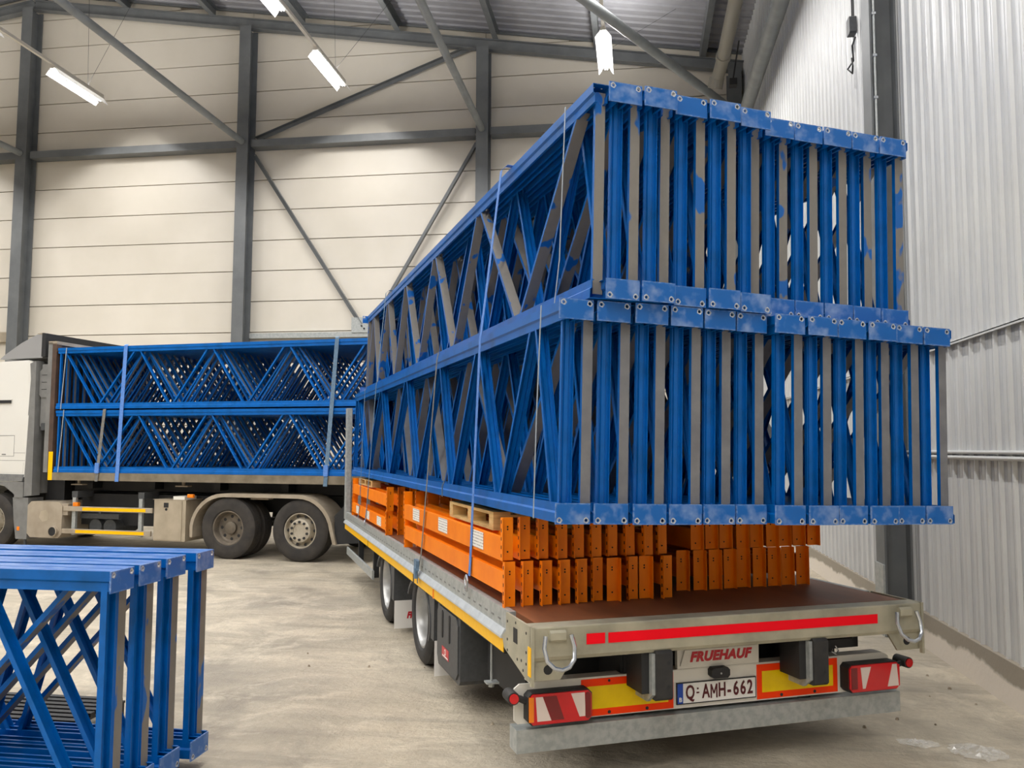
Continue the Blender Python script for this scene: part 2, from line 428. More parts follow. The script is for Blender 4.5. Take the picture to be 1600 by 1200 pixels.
# back wall of cream sandwich panels
wb = MB().box((XL2, YB + .06, 0), (XW + .3, YB + .14, 11.4)).prism([(XL2, 11.4), (XW, 11.4), (XW, roof_z(XW) + .1), (RIDGE, Z0 + .1), (XL2, roof_z(XL2) + .1)], 1, YB + .06, YB + .14).build('wall_back', M['joint'])
tag(wb, 'cream panelled back wall of the hall', kind='structure')
COLX = [-36.7, -30.2, -23.6, -17.05, -10.45, -3.9, 2.7]
rows = [4.93 + 0.8355 * i for i in range(-6, 13)]
rows = [max(r, 0.0) for r in rows]
for bi in range(len(COLX) - 1):
    xa, xb = COLX[bi] + .006, COLX[bi + 1] - .006
    if bi == len(COLX) - 2: xb = XW - .03
    for r0_, r1_ in zip(rows, rows[1:]):
        za, zb = r0_ + .012, r1_ - .012
        ta, tb = roof_z(xa), roof_z(xb)
        if za > max(ta, tb) or zb <= za: continue
        n = 9; poly = [(xa, za), (xb, za)]; top = []
        for i in range(n + 1):
            x = xb + (xa - xb) * i / n
            top.append((x, max(za, min(zb, roof_z(x)))))
        top = [t for t in top if t[1] > za + 1e-4]
        if not top: continue
        x1, x0 = top[0][0], top[-1][0]
        MB().prism([(x0, za), (x1, za)] + top, 1, YB, YB + .06).build('panel', M['panel'], wb)

# ribbed metal wall: three tiers of sheets
P = 0.235
def sheet_prof(n):
    out = []
    for i in range(n):
        y = i * P
        out += [(y, 0), (y + .055, 0), (y + .060, -.003), (y + .070, -.003), (y + .075, 0), (y + .125, 0), (y + .130, -.003), (y + .140, -.003), (y + .145, 0), (y + .186, 0), (y + .196, -.026), (y + .220, -.026), (y + .231, 0)]
    out.append((n * P, 0))
    return out
wr = MB().box((XW + .05, YF, 0), (XW + .2, YB + .1, 12.2)).build('wall_right', M['sheet'])
tag(wr, 'white ribbed metal side wall', kind='structure')
def sheet_mesh(z0, z1, off):
    mb = MB(); pr = sheet_prof(4); k = 0
    for (ya, xa), (yb, xb) in zip(pr, pr[1:]):
        mb.quad([(xa + off, ya, z0), (xb + off, yb, z0), (xb + off, yb, z1), (xa + off, ya, z1)])
    pr2 = pr
    return mb.mesh('sheet', M['sheet'])
tiers = [sheet_mesh(.30, 1.80, 0.0), sheet_mesh(1.78, 2.79, -.006), sheet_mesh(2.77, 12.0, -.014)]
ny = int((YB - YF) / (4 * P))
for t, me in enumerate(tiers):
    for i in range(ny + 1):
        y = YB - (i + 1) * 4 * P
        if t == 0 and False: continue
        o = link('sheet', me, wr); o.location = (XW, y, 0)
fz = MB()
fz.box((XW - .055, YF, 2.755), (XW + .02, YB, 2.763)).box((XW - .055, YF, 2.74), (XW - .050, YB, 2.763)).build('flashing', M['sheet'], wr)
MB().cyl((XW - .045, YF, 1.822), (XW - .045, YB, 1.822), .014, 8).box((XW - .04, YF, 1.815), (XW + .02, YB, 1.83)).build('flashing', M['sheet'], wr)
MB().cyl((XW - .05, YF, 1.778), (XW - .05, YB, 1.778), .016, 8).box((XW - .04, YF, 1.77), (XW + .02, YB, 1.785)).build('flashing', M['sheet'], wr)
kb = MB().prism([(XW - .085, 0), (XW + .2, 0), (XW + .2, .3), (XW - .045, .3)], 1, YF, YB).build('baseboard_right', M['kerb'])
tag(kb, 'low bare concrete kerb below the ribbed metal wall', kind='structure')
# unseen sides close the hall; tone and end distance set for bounced light
tag(MB().box((XL2 - .2, YF, 0), (XL2, YB, 12.2)).build('wall_left', M['far_wall']), 'grey panelled far side wall of the hall', kind='structure')
tag(MB().box((XL2, YF - .2, 0), (XW + .2, YF, 15.2)).build('wall_front', M['panel']), 'cream panelled end wall of the hall', kind='structure')

# roof deck with ribs running down the slope
rp = MB(); pitch = .30; prof = []
y = YF
while y < YB + .2:
    prof += [(y, 0), (y + .16, 0), (y + .19, .045), (y + .27, .045)]; y += pitch
prof.append((y, 0))
for xa, xb in ((RIDGE, XW + .25), (XL2, RIDGE)):
    for (ya, da), (yb, db) in zip(prof, prof[1:]):
        rp.quad([(xa, ya, roof_z(xa) + da), (xb, ya, roof_z(xb) + da), (xb, yb, roof_z(xb) + db), (xa, yb, roof_z(xa) + db)])
tag(rp.build('ceiling', M['roof']), 'grey ribbed metal roof deck seen from below', kind='structure')

def ibeam_prof(w_, h, tf=.016, tw=.012):
    a, b, t = w_ / 2, h / 2, tw / 2
    return [(-a, -b), (a, -b), (a, -b + tf), (t, -b + tf), (t, b - tf), (a, b - tf), (a, b), (-a, b), (-a, b - tf), (-t, b - tf), (-t, -b + tf), (-a, -b + tf)]
def bar(prof, p, q, up=Vector((0, 0, 1)), name='bar', mt=None, parent=None):
    p, q = Vector(p), Vector(q); d = (q - p); L = d.length; d.normalize()
    s = d.cross(up).normalized(); u = s.cross(d).normalized()
    mb = MB(); mb.prism(prof, 2, 0, L, fn=lambda v: p + s * v.x + u * v.y + d * v.z)
    return mb.build(name, mt, parent)

cols = [(-17.05, 'column under the roof ridge at the back wall'), (-10.45, 'column on the back wall above the truck'), (-3.9, 'column on the back wall behind the upper blue stack'), (2.45, 'corner column where back wall meets ribbed wall'), (-23.6, 'column at the far end of the back wall')]
for x, l in cols:
    c = MB().prism([(x + a, YB - .26 + b) for a, b in [(-.16, -.22), (.16, -.22), (.16, -.20), (.008, -.20), (.008, .20), (.16, .20), (.16, .22), (-.16, .22), (-.16, .20), (-.008, .20), (-.008, -.20), (-.16, -.20)]], 2, 0, roof_z(x) - .62).build('steel_column', M['steel'])
    tag(c, 'dark grey steel ' + l, kind='structure')
# rafter along the back wall
for xa, xb, l in ((RIDGE, XW - .05, 'grey steel rafter sloping down towards the ribbed wall'), (RIDGE - 12, RIDGE, 'grey steel rafter on the other side of the ridge')):
    b_ = bar(ibeam_prof(.2, .28), (xa, YB - .26, roof_z(xa) - .48), (xb, YB - .26, roof_z(xb) - .48), name='roof_beam', mt=M['steel'])
    tag(b_, l, kind='structure')
    bar([(-.02, -.03), (.02, -.03), (.02, .03), (-.02, .03)], (xa, YB - .1, roof_z(xa) - .04), (xb, YB - .1, roof_z(xb) - .04), name='edge_angle', mt=M['steel'], parent=b_)
# rafters over the hall, above the view
for yy in (9.1, -3.0):
    for xa, xb in ((RIDGE, XW - .25), (XL2, RIDGE)):
        tag(bar(ibeam_prof(.22, .5), (xa, yy, roof_z(xa) - .6), (xb, yy, roof_z(xb) - .6), name='roof_beam', mt=M['steel']), 'grey steel roof rafter spanning the hall', kind='structure', group='hall rafters')
# purlins
for i, x in enumerate([-14.1, -11.5, -8.87, -6.22, -3.58, -.95, 1.7, -16.7, -19.6, -22.3]):
    z = roof_z(x) - .19
    pr_ = MB().prism([(x - .07, z - .15), (x + .07, z - .15), (x + .07, z - .135), (x - .055, z - .135), (x - .055, z + .135), (x + .07, z + .135), (x + .07, z + .15), (x - .07, z + .15)], 1, YF, YB - .05).build('roof_beam', M['steel'])
    tag(pr_, 'dark grey steel purlin running along under the roof deck', kind='structure', group='purlins under the roof')
# horizontal rail on the back wall
RZ = 10.02
for xa, xb, l in ((-23.4, -17.2, 'in the bay beyond the ridge column'), (-16.85, -10.65, 'in the bay above the truck cab'), (-10.25, -4.1, 'in the bay with crossed braces'), (-3.7, 2.25, 'in the bay behind the tall blue stack')):
    b_ = MB().prism([(YB - .36, RZ - .10), (YB - .02, RZ - .10), (YB - .02, RZ - .085), (YB - .345, RZ - .085), (YB - .345, RZ + .085), (YB - .02, RZ + .085), (YB - .02, RZ + .10), (YB - .36, RZ + .10)], 0, xa, xb).build('wall_beam', M['steel'])
    tag(b_, 'grey steel wall rail ' + l, kind='structure')
# lower rail where the braces meet
b_ = MB().box((-10.25, YB - .16, 4.74), (2.25, YB - .02, 4.88)).build('wall_beam', M['galv']); tag(b_, 'pale lower steel wall rail just above the trucks', kind='structure')
# flat wall braces of the braced bay with gusset
for p, q, l in (((-10.25, 9.75), (-7.15, 5.05), 'from the second column down to the gusset'), ((-4.1, 9.8), (-6.85, 5.05), 'from the third column down to the gusset'), ((-10.2, 10.2), (-4.1, 12.45), 'in the braced bay under the rafter')):
    b_ = bar([(-.055, -.055), (.055, -.055), (.055, -.043), (-.043, -.043), (-.043, .055), (-.055, .055)], (p[0], YB - .17, p[1]), (q[0], YB - .17, q[1]), up=Vector((0, -1, 0)), name='brace_beam', mt=M['steel'])
    tag(b_, 'grey steel angle brace ' + l, kind='structure')
g = MB().box((-7.4, YB - .19, 4.85), (-6.6, YB - .175, 5.25)).build('brace_beam', M['galv']); tag(g, 'small galvanised gusset plate joining two wall braces', kind='structure')
for s_ in ((-7.12, 5.02), (-7.05, 4.95), (-6.9, 5.0), (-6.95, 5.1)):
    MB().cyl((s_[0], YB - .21, s_[1]), (s_[0], YB - .19, s_[1]), .025, 6).build('bolt', M['black'], g)
# long round tubes at rail height
def tube(p, q, r, l):
    o = MB().cyl(p, q, r, 16).build('strut_beam', M['steel_tube'], smooth=True); tag(o, l, kind='structure'); return o
tube((-10.45, YB - .5, 10.03), (-10.45, -3.0, 10.03), .085, 'pale round steel tube from the column above the truck')
tube((-3.9, YB - .5, 10.03), (-3.9, -3.0, 10.15), .085, 'pale round steel tube crossing in front of the middle column')
tube((-17.05, YB - .5, 10.03), (-17.05, -3.0, 10.15), .085, 'pale round steel tube from the ridge column')
tube((2.44, YB - .5, 10.1), (-3.9, 10.2, 10.3), .10, 'slanting round steel tube meeting the corner column')
tube((2.42, YB - .4, 9.3), (2.42, 9.3, 9.3), .14, 'thick round steel tube along the ribbed metal wall')
# column on the ribbed wall
cw = MB().prism([(2.42 + a, 9.05 + b) for a, b in [(0, -.15), (.02, -.15), (.02, -.012), (.245, -.012), (.245, -.15), (.265, -.15), (.265, .15), (.245, .15), (.245, .012), (.02, .012), (.02, .15), (0, .15)]], 2, 0, roof_z(2.4) - .6).build('steel_column', M['steel'])
tag(cw, 'dark grey steel column standing against the ribbed wall', kind='structure')
MB().box((2.40, 8.9, 0), (2.42, 9.2, .7)).build('edge_plate', M['galv'], cw)
cb = MB().cyl((2.46, 8.88, 1.2), (2.46, 8.88, 11), .012, 6); cw2 = cb.build('conduit', M['galv'], cw)
for k in range(22): MB().box((2.44, 8.865, 1.4 + k * .45), (2.48, 8.9, 1.425 + k * .45)).build('clip', M['chrome'], cw)
# drain pipe under the roof
pp = [(1.9, y_, 10.3) for y_ in (YF + 2, 0, 10, 18.2)] + [(1.88, 18.55, 10.26), (1.83, 18.75, 10.12), (1.80, 18.82, 9.98)]
dp = MB().path(pp, .14, 16).cyl((1.9, 17.95, 10.3), (1.9, 18.1, 10.3), .165, 16).build('drain_pipe', M['pipe'], smooth=True)
tag(dp, 'fat grey drain pipe hanging under the roof near the corner', 'pipe')
MB().cyl((1.83, 18.75, 10.16), (1.79, 18.85, 9.94), .165, 16).build('collar', M['pipe'], dp)
MB().box((2.1, 18.7, 9.95), (2.26, 18.9, 10.1)).cyl((2.18, 18.8, 10.1), (2.3, 18.6, 10.9), .018, 6).build('valve', M['black'], dp)
# junction box with cable on the ribbed wall
jb = MB().bbox((2.58, 10.32, 6.88), (2.665, 10.47, 7.09), .015, ax=0).build('junction_box', M['plastic']); tag(jb, 'small grey junction box high on the ribbed wall', 'junction box')
MB().path([(2.64, 10.42, 7.09), (2.64, 10.43, 8), (2.64, 10.43, 11.5)], .012, 6).path([(2.64, 10.37, 7.09), (2.64, 10.37, 11.5)], .01, 6).build('cable', M['black'], jb)
MB().path([(2.65, 10.35, 6.83), (2.6, 10.3, 6.7), (2.63, 10.38, 6.55), (2.58, 10.46, 6.48), (2.62, 10.4, 6.4), (2.6, 10.3, 6.45), (2.62, 10.42, 6.6)], .011, 6).build('loose_wire', M['black'], jb)
# sill box beside the ridge column
sb = MB().bbox((-19.5, YB - .12, 4.75), (-17.4, YB - .01, 5.05), .02, ax=0).build('cable_duct', M['stainless']); tag(sb, 'pale cable duct on the back wall above the cab', 'duct')

# ------------------------------------------------------------------ strip lights
def strip_light_parts():
    e = empty('ceiling_strip_light')
    L = 0.93
    MB().bbox((-.06, -L, .06), (.06, L, .13), .012).build('housing', M['trunk'], e)
    for s in (-1, 1):
        MB().prism([(s * .055, .075), (s * .17, -.09), (s * .174, -.087), (s * .062, .078)], 1, -L, L).build('reflector', M['wing'], e)
        MB().cyl((s * .028, -L + .02, .035), (s * .028, L - .02, .035), .013, 8).build('tube', M['tube'], e)
    return e
sl0 = strip_light_parts(); CHILD[sl0] = list(sl0.children)
ROWS = [(-.66, 'over the trailer'), (-7.1, 'over the truck'), (-13.6, 'beyond the ridge column'), (-20.2, 'in a farther row')]
first = True
lamp_no = 0
for ri, (rx, rn) in enumerate(ROWS):
    tr = MB().box((rx - .035, YF + 1.5, 10.83), (rx + .035, 19.3, 10.90)).build('light_trunking', M['trunk'])
    tag(tr, 'slim white trunking carrying the strip lights ' + rn, 'trunking')
    for k in range(9):
        yl = 18.35 - 3.6 * k
        Mx = Matrix.Translation((rx, yl, 10.70))
        nm = ['nearest the back wall', 'second from the back wall', 'third from the back wall'][k] if k < 3 else ORD[k] + ' from the back wall'
        lab = 'lit white strip light %s, %s' % (nm, rn)
        if first: o = sl0; o.matrix_world = Mx; tag(o, lab, 'strip light', 'hall strip lights'); first = False
        else: o = copy_thing(sl0, Mx, lab, 'hall strip lights')
        ld = bpy.data.lights.get('strip_lamp') or bpy.data.lights.new('strip_lamp', 'AREA')
        ld.shape = 'RECTANGLE'; ld.size = .09; ld.size_y = 1.8; ld.energy = LAMP_W; ld.color = LAMP_COL
        lo = bpy.data.objects.new('strip_lamp', ld); COL.objects.link(lo); lo.parent = o; lo.location = (0, 0, .015)
        lu = bpy.data.lights.get('strip_up_fill') or bpy.data.lights.new('strip_up_fill', 'AREA')
        lu.shape = 'RECTANGLE'; lu.size = .30; lu.size_y = 1.8; lu.energy = UP_FILL_W; lu.color = LAMP_COL     # upward fill added above the housing to brighten upper wall and roof
        if k > 6: continue
        l2 = bpy.data.objects.new('strip_up_fill', lu); COL.objects.link(l2); l2.parent = o; l2.location = (0, 0, .215); l2.rotation_euler = (math.pi, 0, 0)
    for k in range(3):
        yk = 18.7 - 3.6 * k
        MB().cyl((rx, yk, 10.9), (rx - .1, yk, roof_z(rx) - .01), .004, 4).build('hanging_wire', M['black'], tr)
        MB().cyl((rx, yk, 10.9), (rx + 1.6, yk, roof_z(rx + 1.6) - .3), .004, 4).build('hanging_wire', M['black'], tr)

# ------------------------------------------------------------------ rack uprights
CH_O = [(-.022, 0), (-.036, 0), (-.036, .042), (-.0475, .052), (-.0475, .1), (.0475, .1), (.0475, .052), (.036, .042), (.036, 0), (.022, 0)]
CH_I = [(.022, .003), (.033, .003), (.033, .044), (.0445, .054), (.0445, .097), (-.0445, .097), (-.0445, .054), (-.033, .044), (-.033, .003), (-.022, .003)]
CH = CH_O + CH_I
CHM = [0] * 20; CHM[4] = 1; CHM[14] = 1
def post_mesh(L, flip, web=None):
    prof = [(x, .1 - z if flip else z) for x, z in CH]
    return MB().prism(prof, 1, 0.0, L, mats=CHM, caps=True).mesh('post', [M['blue'], web or M['slot']])
def plate_mesh(hole_top):
    """foot plate with two round bolt holes"""
    w_, h = .190, .106
    x0 = -.075
    mb = MB(); bm = bmesh.new()
    zc = h - .02 if hole_top else .02
    outer = [bm.verts.new((x0 + a * w_, 0, b * h)) for a, b in ((0, 0), (1, 0), (1, 1), (0, 1))]
    edges = [bm.edges.new((outer[i], outer[(i + 1) % 4])) for i in range(4)]
    rings = []
    for cx in (x0 + .022, x0 + w_ - .022):
        rr_ = []
        for r_ in (.009, .0155):
            rr_.append([bm.verts.new((cx + r_ * (1 + (.14 * math.sin(2.7 * t + cx * 90) if r_ > .01 else 0)) * math.cos(t * math.pi / 6), 0, zc + r_ * (1 + (.14 * math.cos(1.9 * t) if r_ > .01 else 0)) * math.sin(t * math.pi / 6))) for t in range(12)])
        edges += [bm.edges.new((rr_[1][i], rr_[1][(i + 1) % 12])) for i in range(12)]
        rings.append(rr_)
    bmesh.ops.triangle_fill(bm, use_beauty=True, edges=edges)
    for ri, ro in rings:
        for f in [f for f in bm.faces if all(v in ro for v in f.verts)]: bm.faces.remove(f)
        for i in range(12):
            f = bm.faces.new((ri[i], ri[(i + 1) % 12], ro[(i + 1) % 12], ro[i])); f.material_index = 1
    r = bmesh.ops.extrude_face_region(bm, geom=bm.faces[:])
    for v in [g for g in r['geom'] if isinstance(g, bmesh.types.BMVert)]: v.co.y -= .008
    bmesh.ops.recalc_face_normals(bm, faces=bm.faces)
    me = bpy.data.meshes.new('foot_plate'); bm.to_mesh(me); bm.free()
    me.materials.append(M['plate']); me.materials.append(M['worn'])
    return me, zc, x0, w_
W_, D_, T_ = .070, .026, .003
CPROF = [(-W_ / 2, 0), (W_ / 2, 0), (W_ / 2, D_), (W_ / 2 - T_, D_), (W_ / 2 - T_, T_), (.016, T_), (.011, T_ + .007), (-.011, T_ + .007), (-.016, T_), (-W_ / 2 + T_, T_), (-W_ / 2 + T_, D_), (-W_ / 2, D_)]
CMAT = [1] + [0] * 11
def brace_mesh(y0, z0, y1, z1, name, web, ws=1.0, ds=1.0):
    p, q = Vector((0, y0, z0)), Vector((0, y1, z1)); d = (q - p); L = d.length; d.normalize()
    n = Vector((0, d.z, -d.y))
    if n.y < 0: n = -n                      # web looks towards +y (away from the foot end)
    mb = MB()
    c = p + n * (D_ / 2)
    mb.prism([(a_ * ws, b_ * ds) for a_, b_ in CPROF], 2, 0, L, mats=CMAT, fn=lambda v: c + Vector((1, 0, 0)) * v.x - n * v.y + d * v.z)
    return mb.mesh(name, [M['blue'], web])

def make_upright(L, H, lo, hi, web, plates=True, ws=1.0, ds=1.0, top=None, sa=(.09, .010, .98), sb=(.05, -.012, .80), sd=1.0):
    """upright lying on edge: origin under the foot end, +y along the posts"""
    e = empty('rack_upright')
    for z, fl_ in ((0, True), (H - .1, False)):
        o = link('post', post_mesh(L, fl_, top), e); o.location = (0, 0, z)
    if plates:
        for z, top in ((-.003, False), (H - .103, True)):
            me, zc, x0, w_ = plate_mesh(top)
            o = link('foot_plate', me, e); o.location = (0, -.001, z)
    for y, xo, wf in ((sa[0], sa[1], sa[2]), (L - sb[0], sb[1], sb[2])):
        so = link('strut', brace_mesh(y, .03, y, H - .03, 'strut', web, ws * wf, ds * sd), e); so.location.x = xo
    nodes = []
    seq = sorted([(y, 0) for y in lo] + [(y, 1) for y in hi])
    for (ya, ka), (yb, kb_) in zip(seq, seq[1:]):
        if ka == kb_: continue
        off = .035
        za, zb = (.06 if ka == 0 else H - .06), (.06 if kb_ == 0 else H - .06)
        link('brace', brace_mesh(ya + off, za, yb - off, zb, 'brace', web, ws, ds), e)
    CHILD[e] = list(e.children)
    return e

def R4(a, ax='Z'): return Matrix.Rotation(a, 4, ax)
def Tm(x, y, z): return Matrix.Translation((x, y, z))

YT = 0.3107627 + 0.14805593
XT, YTv = Vector((math.cos(YT), math.sin(YT), 0)), Vector((-math.sin(YT), math.cos(YT), 0))
TO = XT * (1.46925 + 1.275) + YTv * 4.24033            # ground point under the middle of the trailer's rear edge
TRAILER = Tm(*TO) @ R4(YT)
LEN, HH = 8.35, 1.15
LO = [.13, 1.14, 2.4, 3.8, 5.3, 7.1]
HI = [.52, 1.72, 2.95, 4.45, 6.05, 8.15]

upA = make_upright(LEN, HH, LO, HI, M['zinc'])
upB = make_upright(LEN, HH, LO, HI, M['grey_web'])
TILT = 0.0225
def frame_M(x, y, z, rev, tilt=TILT, base=TRAILER, L=LEN):
    m = base @ Tm(x, y, z) @ R4(tilt, 'Y')
    if rev: m = m @ Tm(0, L, 0) @ R4(math.pi)
    return m
used = [False]
def put(src, Mx, label, group):
    if not src.get('used'):
        src['used'] = 1; src.matrix_world = Mx; tag(src, label, 'rack upright', group); return src
    o = copy_thing(src, Mx, label, group); return o

# lower stack on the trailer
yA = [-.235, -.245, -.27, -.272, -.263, -.25, -.307, -.32, -.306, -.313, -.293, -.288]
gi = 0
for i in range(12):
    xl_ = -1.23 + .2075 * i
    xa, xb = xl_ + .075, xl_ + .178
    put(upA, frame_M(xa, yA[i], 1.462 - .0217 * (xa + 1.23), False), 'blue rack upright with foot plates facing out, %s from the left, lower stack on trailer' % ORD[i], 'uprights of the lower trailer stack')
    put(upB, frame_M(xb, max(yA[i], yA[min(i + 1, 11)]) + .012 + random.uniform(0, .04), 1.462 - .0217 * (xb + 1.23), True), 'grey-webbed rack upright, plain end out, behind %s foot plate of lower trailer stack' % ORD[i], 'uprights of the lower trailer stack')
# upper stack
px = [-.964, -.752, -.545, -.345, -.130, .075, .275, .475, .676, .876]
py = [-.308, -.323, -.283, -.303, -.272, -.203, -.2, -.206, -.203, -.206]
zu = lambda x: 2.6165 - .0235 * (x + 1)
put(upA, frame_M(-1.003, -.27, zu(-.998), True), 'outermost rack upright of the upper trailer stack, open post end facing out', 'uprights of the upper trailer stack')
for i in range(10):
    xl_ = px[i] - .026
    xa = xl_ + .075 + (.012 if i == 0 else 0); nx = (px[i + 1] - .026 + .075) if i < 9 else xa + .2
    xb = (xa + nx) / 2
    put(upA, frame_M(xa, py[i], zu(xa), False), 'blue rack upright with foot plates facing out, %s from the left, upper stack on trailer' % ORD[i], 'uprights of the upper trailer stack')
    if nx - xa > .18:
        put(upA, frame_M(xb, max(py[i], py[min(i + 1, 9)]) + .012 + random.uniform(0, .04), zu(xb), True), 'grey-webbed rack upright, plain end out, behind %s foot plate of upper trailer stack' % ORD[i], 'uprights of the upper trailer stack')

# ------------------------------------------------------------------ the trailer
tr = empty('flatbed_trailer', TRAILER)
tag(tr, 'galvanised two-axle flatbed trailer loaded with blue uprights and orange crossbars', 'trailer')
DZ, HW, TL = .905, 1.275, 8.35
def part(mb, name, m, parent=tr, smooth=False): return mb.build(name, m, parent, smooth)
def text_mesh(txt, size, mt, name, parent, Mx, bold=0.0, shear=0.0, sx=1.0, ext=.001, align='CENTER', spc=1.0):
    cu = bpy.data.curves.new(name, 'FONT'); cu.body = txt; cu.size = size; cu.extrude = ext; cu.offset = bold; cu.shear = shear; cu.align_x = align; cu.align_y = 'CENTER'; cu.resolution_u = 3; cu.space_character = spc
    o = bpy.data.objects.new(name, cu); COL.objects.link(o)
    dg = bpy.context.evaluated_depsgraph_get(); me = bpy.data.meshes.new_from_object(o.evaluated_get(dg))
    COL.objects.unlink(o); bpy.data.objects.remove(o)
    me.materials.clear(); me.materials.append(mt)
    r = link(name, me, parent); r.matrix_local = Mx @ Matrix.Diagonal((sx, 1, 1, 1)); return r
FACE_REAR = R4(math.pi / 2, 'X')                 # text in the xz plane, read from behind

# deck boards
for i in range(8):
    y0 = .105 + i * 1.03; y1 = y0 + 1.026
    part(MB().box((-1.215, y0, .875), (1.215, y1, DZ)), 'deck_board', M['ply'])
# side rails
for s in (-1, 1):
    part(MB().prism([(s * 1.21, .79), (s * 1.255, .79), (s * 1.255, .905), (s * 1.21, .905)], 1, .43, TL), 'side_rail', M['galv'])
    part(MB().prism([(s * 1.2, .745), (s * 1.285, .745), (s * 1.285, .757), (s * 1.262, .795), (s * 1.2, .795)], 1, .5, TL), 'side_ledge', M['zinc_bright'])
    part(MB().prism([(s * 1.2, .655), (s * 1.266, .655), (s * 1.266, .745), (s * 1.2, .745)], 1, .5, TL), 'side_beam', M['black'])
    for y0, y1 in ((.5, 1.66), (1.665, 3.13), (3.2, 5.95), (6.0, 8.3)):
        part(MB().box((s * 1.266, y0, .664), (s * 1.270, y1, .744)), 'marking_tape', M['yellow'])
    nh = MB()
    for k in range(56): nh.box((s * 1.256, .6 + k * .14, .83), (s * 1.2575, .65 + k * .14, .84))
    part(nh, 'lashing_slots', M['cabgrey'])['kind'] = 'stuff'
    # corner plate
    cpn = part(MB().prism([(0, .905), (.43, .905), (.43, .80), (.5, .74), (.5, .6), (.0, .625)][::-1] if False else [(-.0, .625), (.06, .615), (.47, .70), (.5, .76), (.43, .80), (.43, .905), (0, .905)], 0, s * 1.262, s * 1.275), 'corner_plate', M['galv_d'])
    hp = MB().box((s * 1.2752, .22, .77), (s * 1.277, .29, .85))
    for yy, zz in ((.40, .86), (.40, .76), (.40, .70), (.25, .88), (.15, .7), (.07, .86), (.07, .76), (.07, .7), (.22, .69), (.12, .655)): hp.cyl((s * 1.2752, yy, zz), (s * 1.277, yy, zz), .008, 8)
    part(hp, 'plate_holes', M['black'], cpn)['kind'] = 'stuff'
# rear beam
part(MB().prism([(-.0, .745), (.012, .725), (.10, .725), (.10, .905), (.0, .902), (-.004, .895)], 0, -1.262, 1.262), 'rear_beam', M['galv_d'])
part(MB().prism([(0, .72), (.012, .72), (.012, .9), (0, .9)], 0, -1.275, -1.262), 'beam_end', M['galv_d'])
part(MB().box((-.96, -.0065, .798), (-.853, -.004, .854)), 'reflective_tape', M['red'])
part(MB().box((-.833, -.0065, .798), (.935, -.004, .852)), 'reflective_tape', M['red'])
for s in (-1, 1):
    part(MB().prism([(s * 1.275, .905), (s * 1.275, .60), (s * 1.258, .60), (s * 1.258, .905)], 1, -.012, .012), 'corner_flange', M['galv_d'])
    if s < 0: part(MB().box((s * 1.2755, -.012, .65), (s * 1.279, .035, .80)), 'corner_tape', M['yellow'])
    gp = part(MB().prism([(s * 1.26, .74), (s * 1.26, .62), (s * 1.10, .62), (s * 1.02, .74)], 1, .02, .035), 'gusset', M['galv_d'])
    part(MB().cyl((s * 1.17, .019, .675), (s * 1.17, .0195, .675), .026, 14), 'gusset_hole', M['black'], gp)
    # tie-down ring
    cx = s * 1.13
    rg = part(MB().bbox((cx - .045, -.03, .825), (cx + .045, 0, .885), .012, ax=0), 'ring_clamp', M['galv_d'])
    pts = [Vector((cx + a, b, c)) for a, b, c in ((-.072, -.03, .86), (-.085, -.045, .80), (-.075, -.065, .74), (-.04, -.08, .705), (0, -.085, .695), (.04, -.08, .705), (.075, -.065, .74), (.085, -.045, .80), (.072, -.03, .86))]
    part(MB().path(pts, .012, 8), 'tie_ring', M['chrome'], rg, True)
# chassis
for s in (-1, 1):
    part(MB().prism([(s * .55, .40), (s * .68, .40), (s * .68, .42), (s * .625, .42), (s * .625, .80), (s * .68, .80), (s * .68, .82), (s * .55, .82), (s * .55, .80), (s * .605, .80), (s * .605, .42), (s * .55, .42)], 1, .25, TL), 'chassis_beam', M['black'])
for k in range(9):
    part(MB().box((-1.2, .5 + k * .95, .70), (1.2, .56 + k * .95, .86)), 'cross_member', M['black'])
part(MB().box((-1.2, .45, .84), (1.2, TL, .872)), 'underfloor', M['black'])
# buffers
for x in (-.52, .5):
    bf = part(MB().prism([(-.005, .72), (.20, .72), (.20, .45), (.06, .45), (-.005, .50)], 0, x - .055, x - .035), 'buffer_bracket', M['galv'])
    part(MB().box((x - .10, .03, .50), (x - .055, .22, .745)), 'buffer_bracket', M['black'])
    rb = part(MB().bbox((x - .035, -.02, .468), (x + .065, .07, .735), .014, ax=0), 'rubber_buffer', M['rubber'])
    part(MB().cyl((x + .04, -.0205, .54), (x + .04, -.019, .54), .012, 8).cyl((x + .04, -.0205, .67), (x + .04, -.019, .67), .012, 8), 'buffer_bolt', M['black'], rb)
# lamp board, set forward under the deck
LY = .23
lb = part(MB().prism([(-1.27, .34), (-1.29, .36), (-1.29, .53), (-1.26, .553), (1.18, .553), (1.21, .535), (1.24, .36), (1.24, .335)], 1, LY, LY + .012), 'lamp_board', M['white'])
part(MB().box((-1.2, LY + .002, .553), (1.17, LY + .09, .558)), 'board_top', M['white'], lb)
part(MB().prism([(LY - .035, .195), (LY + .09, .195), (LY + .09, .318), (LY - .035, .318)], 0, -1.285, 1.265), 'underrun_bar', M['galv'])
for s in (-.6, .6): part(MB().box((s - .04, LY + .03, .3), (s + .04, LY + .12, .8)), 'bar_bracket', M['black'])
# centre sign
part(MB().prism([(-.275, .578), (.21, .578), (.245, .668), (-.245, .668)], 1, LY - .01, LY), 'name_board', M['white'])
part(MB().box((-.29, LY + .001, .56), (.26, LY + .03, .70)), 'name_board_backing', M['white'])
text_mesh('FRUEHAUF', .075, M['brand_red'], 'name_lettering', tr, Tm(-.012, LY - .0115, .624) @ FACE_REAR, bold=.0040, shear=.25, sx=1.05, spc=1.08)
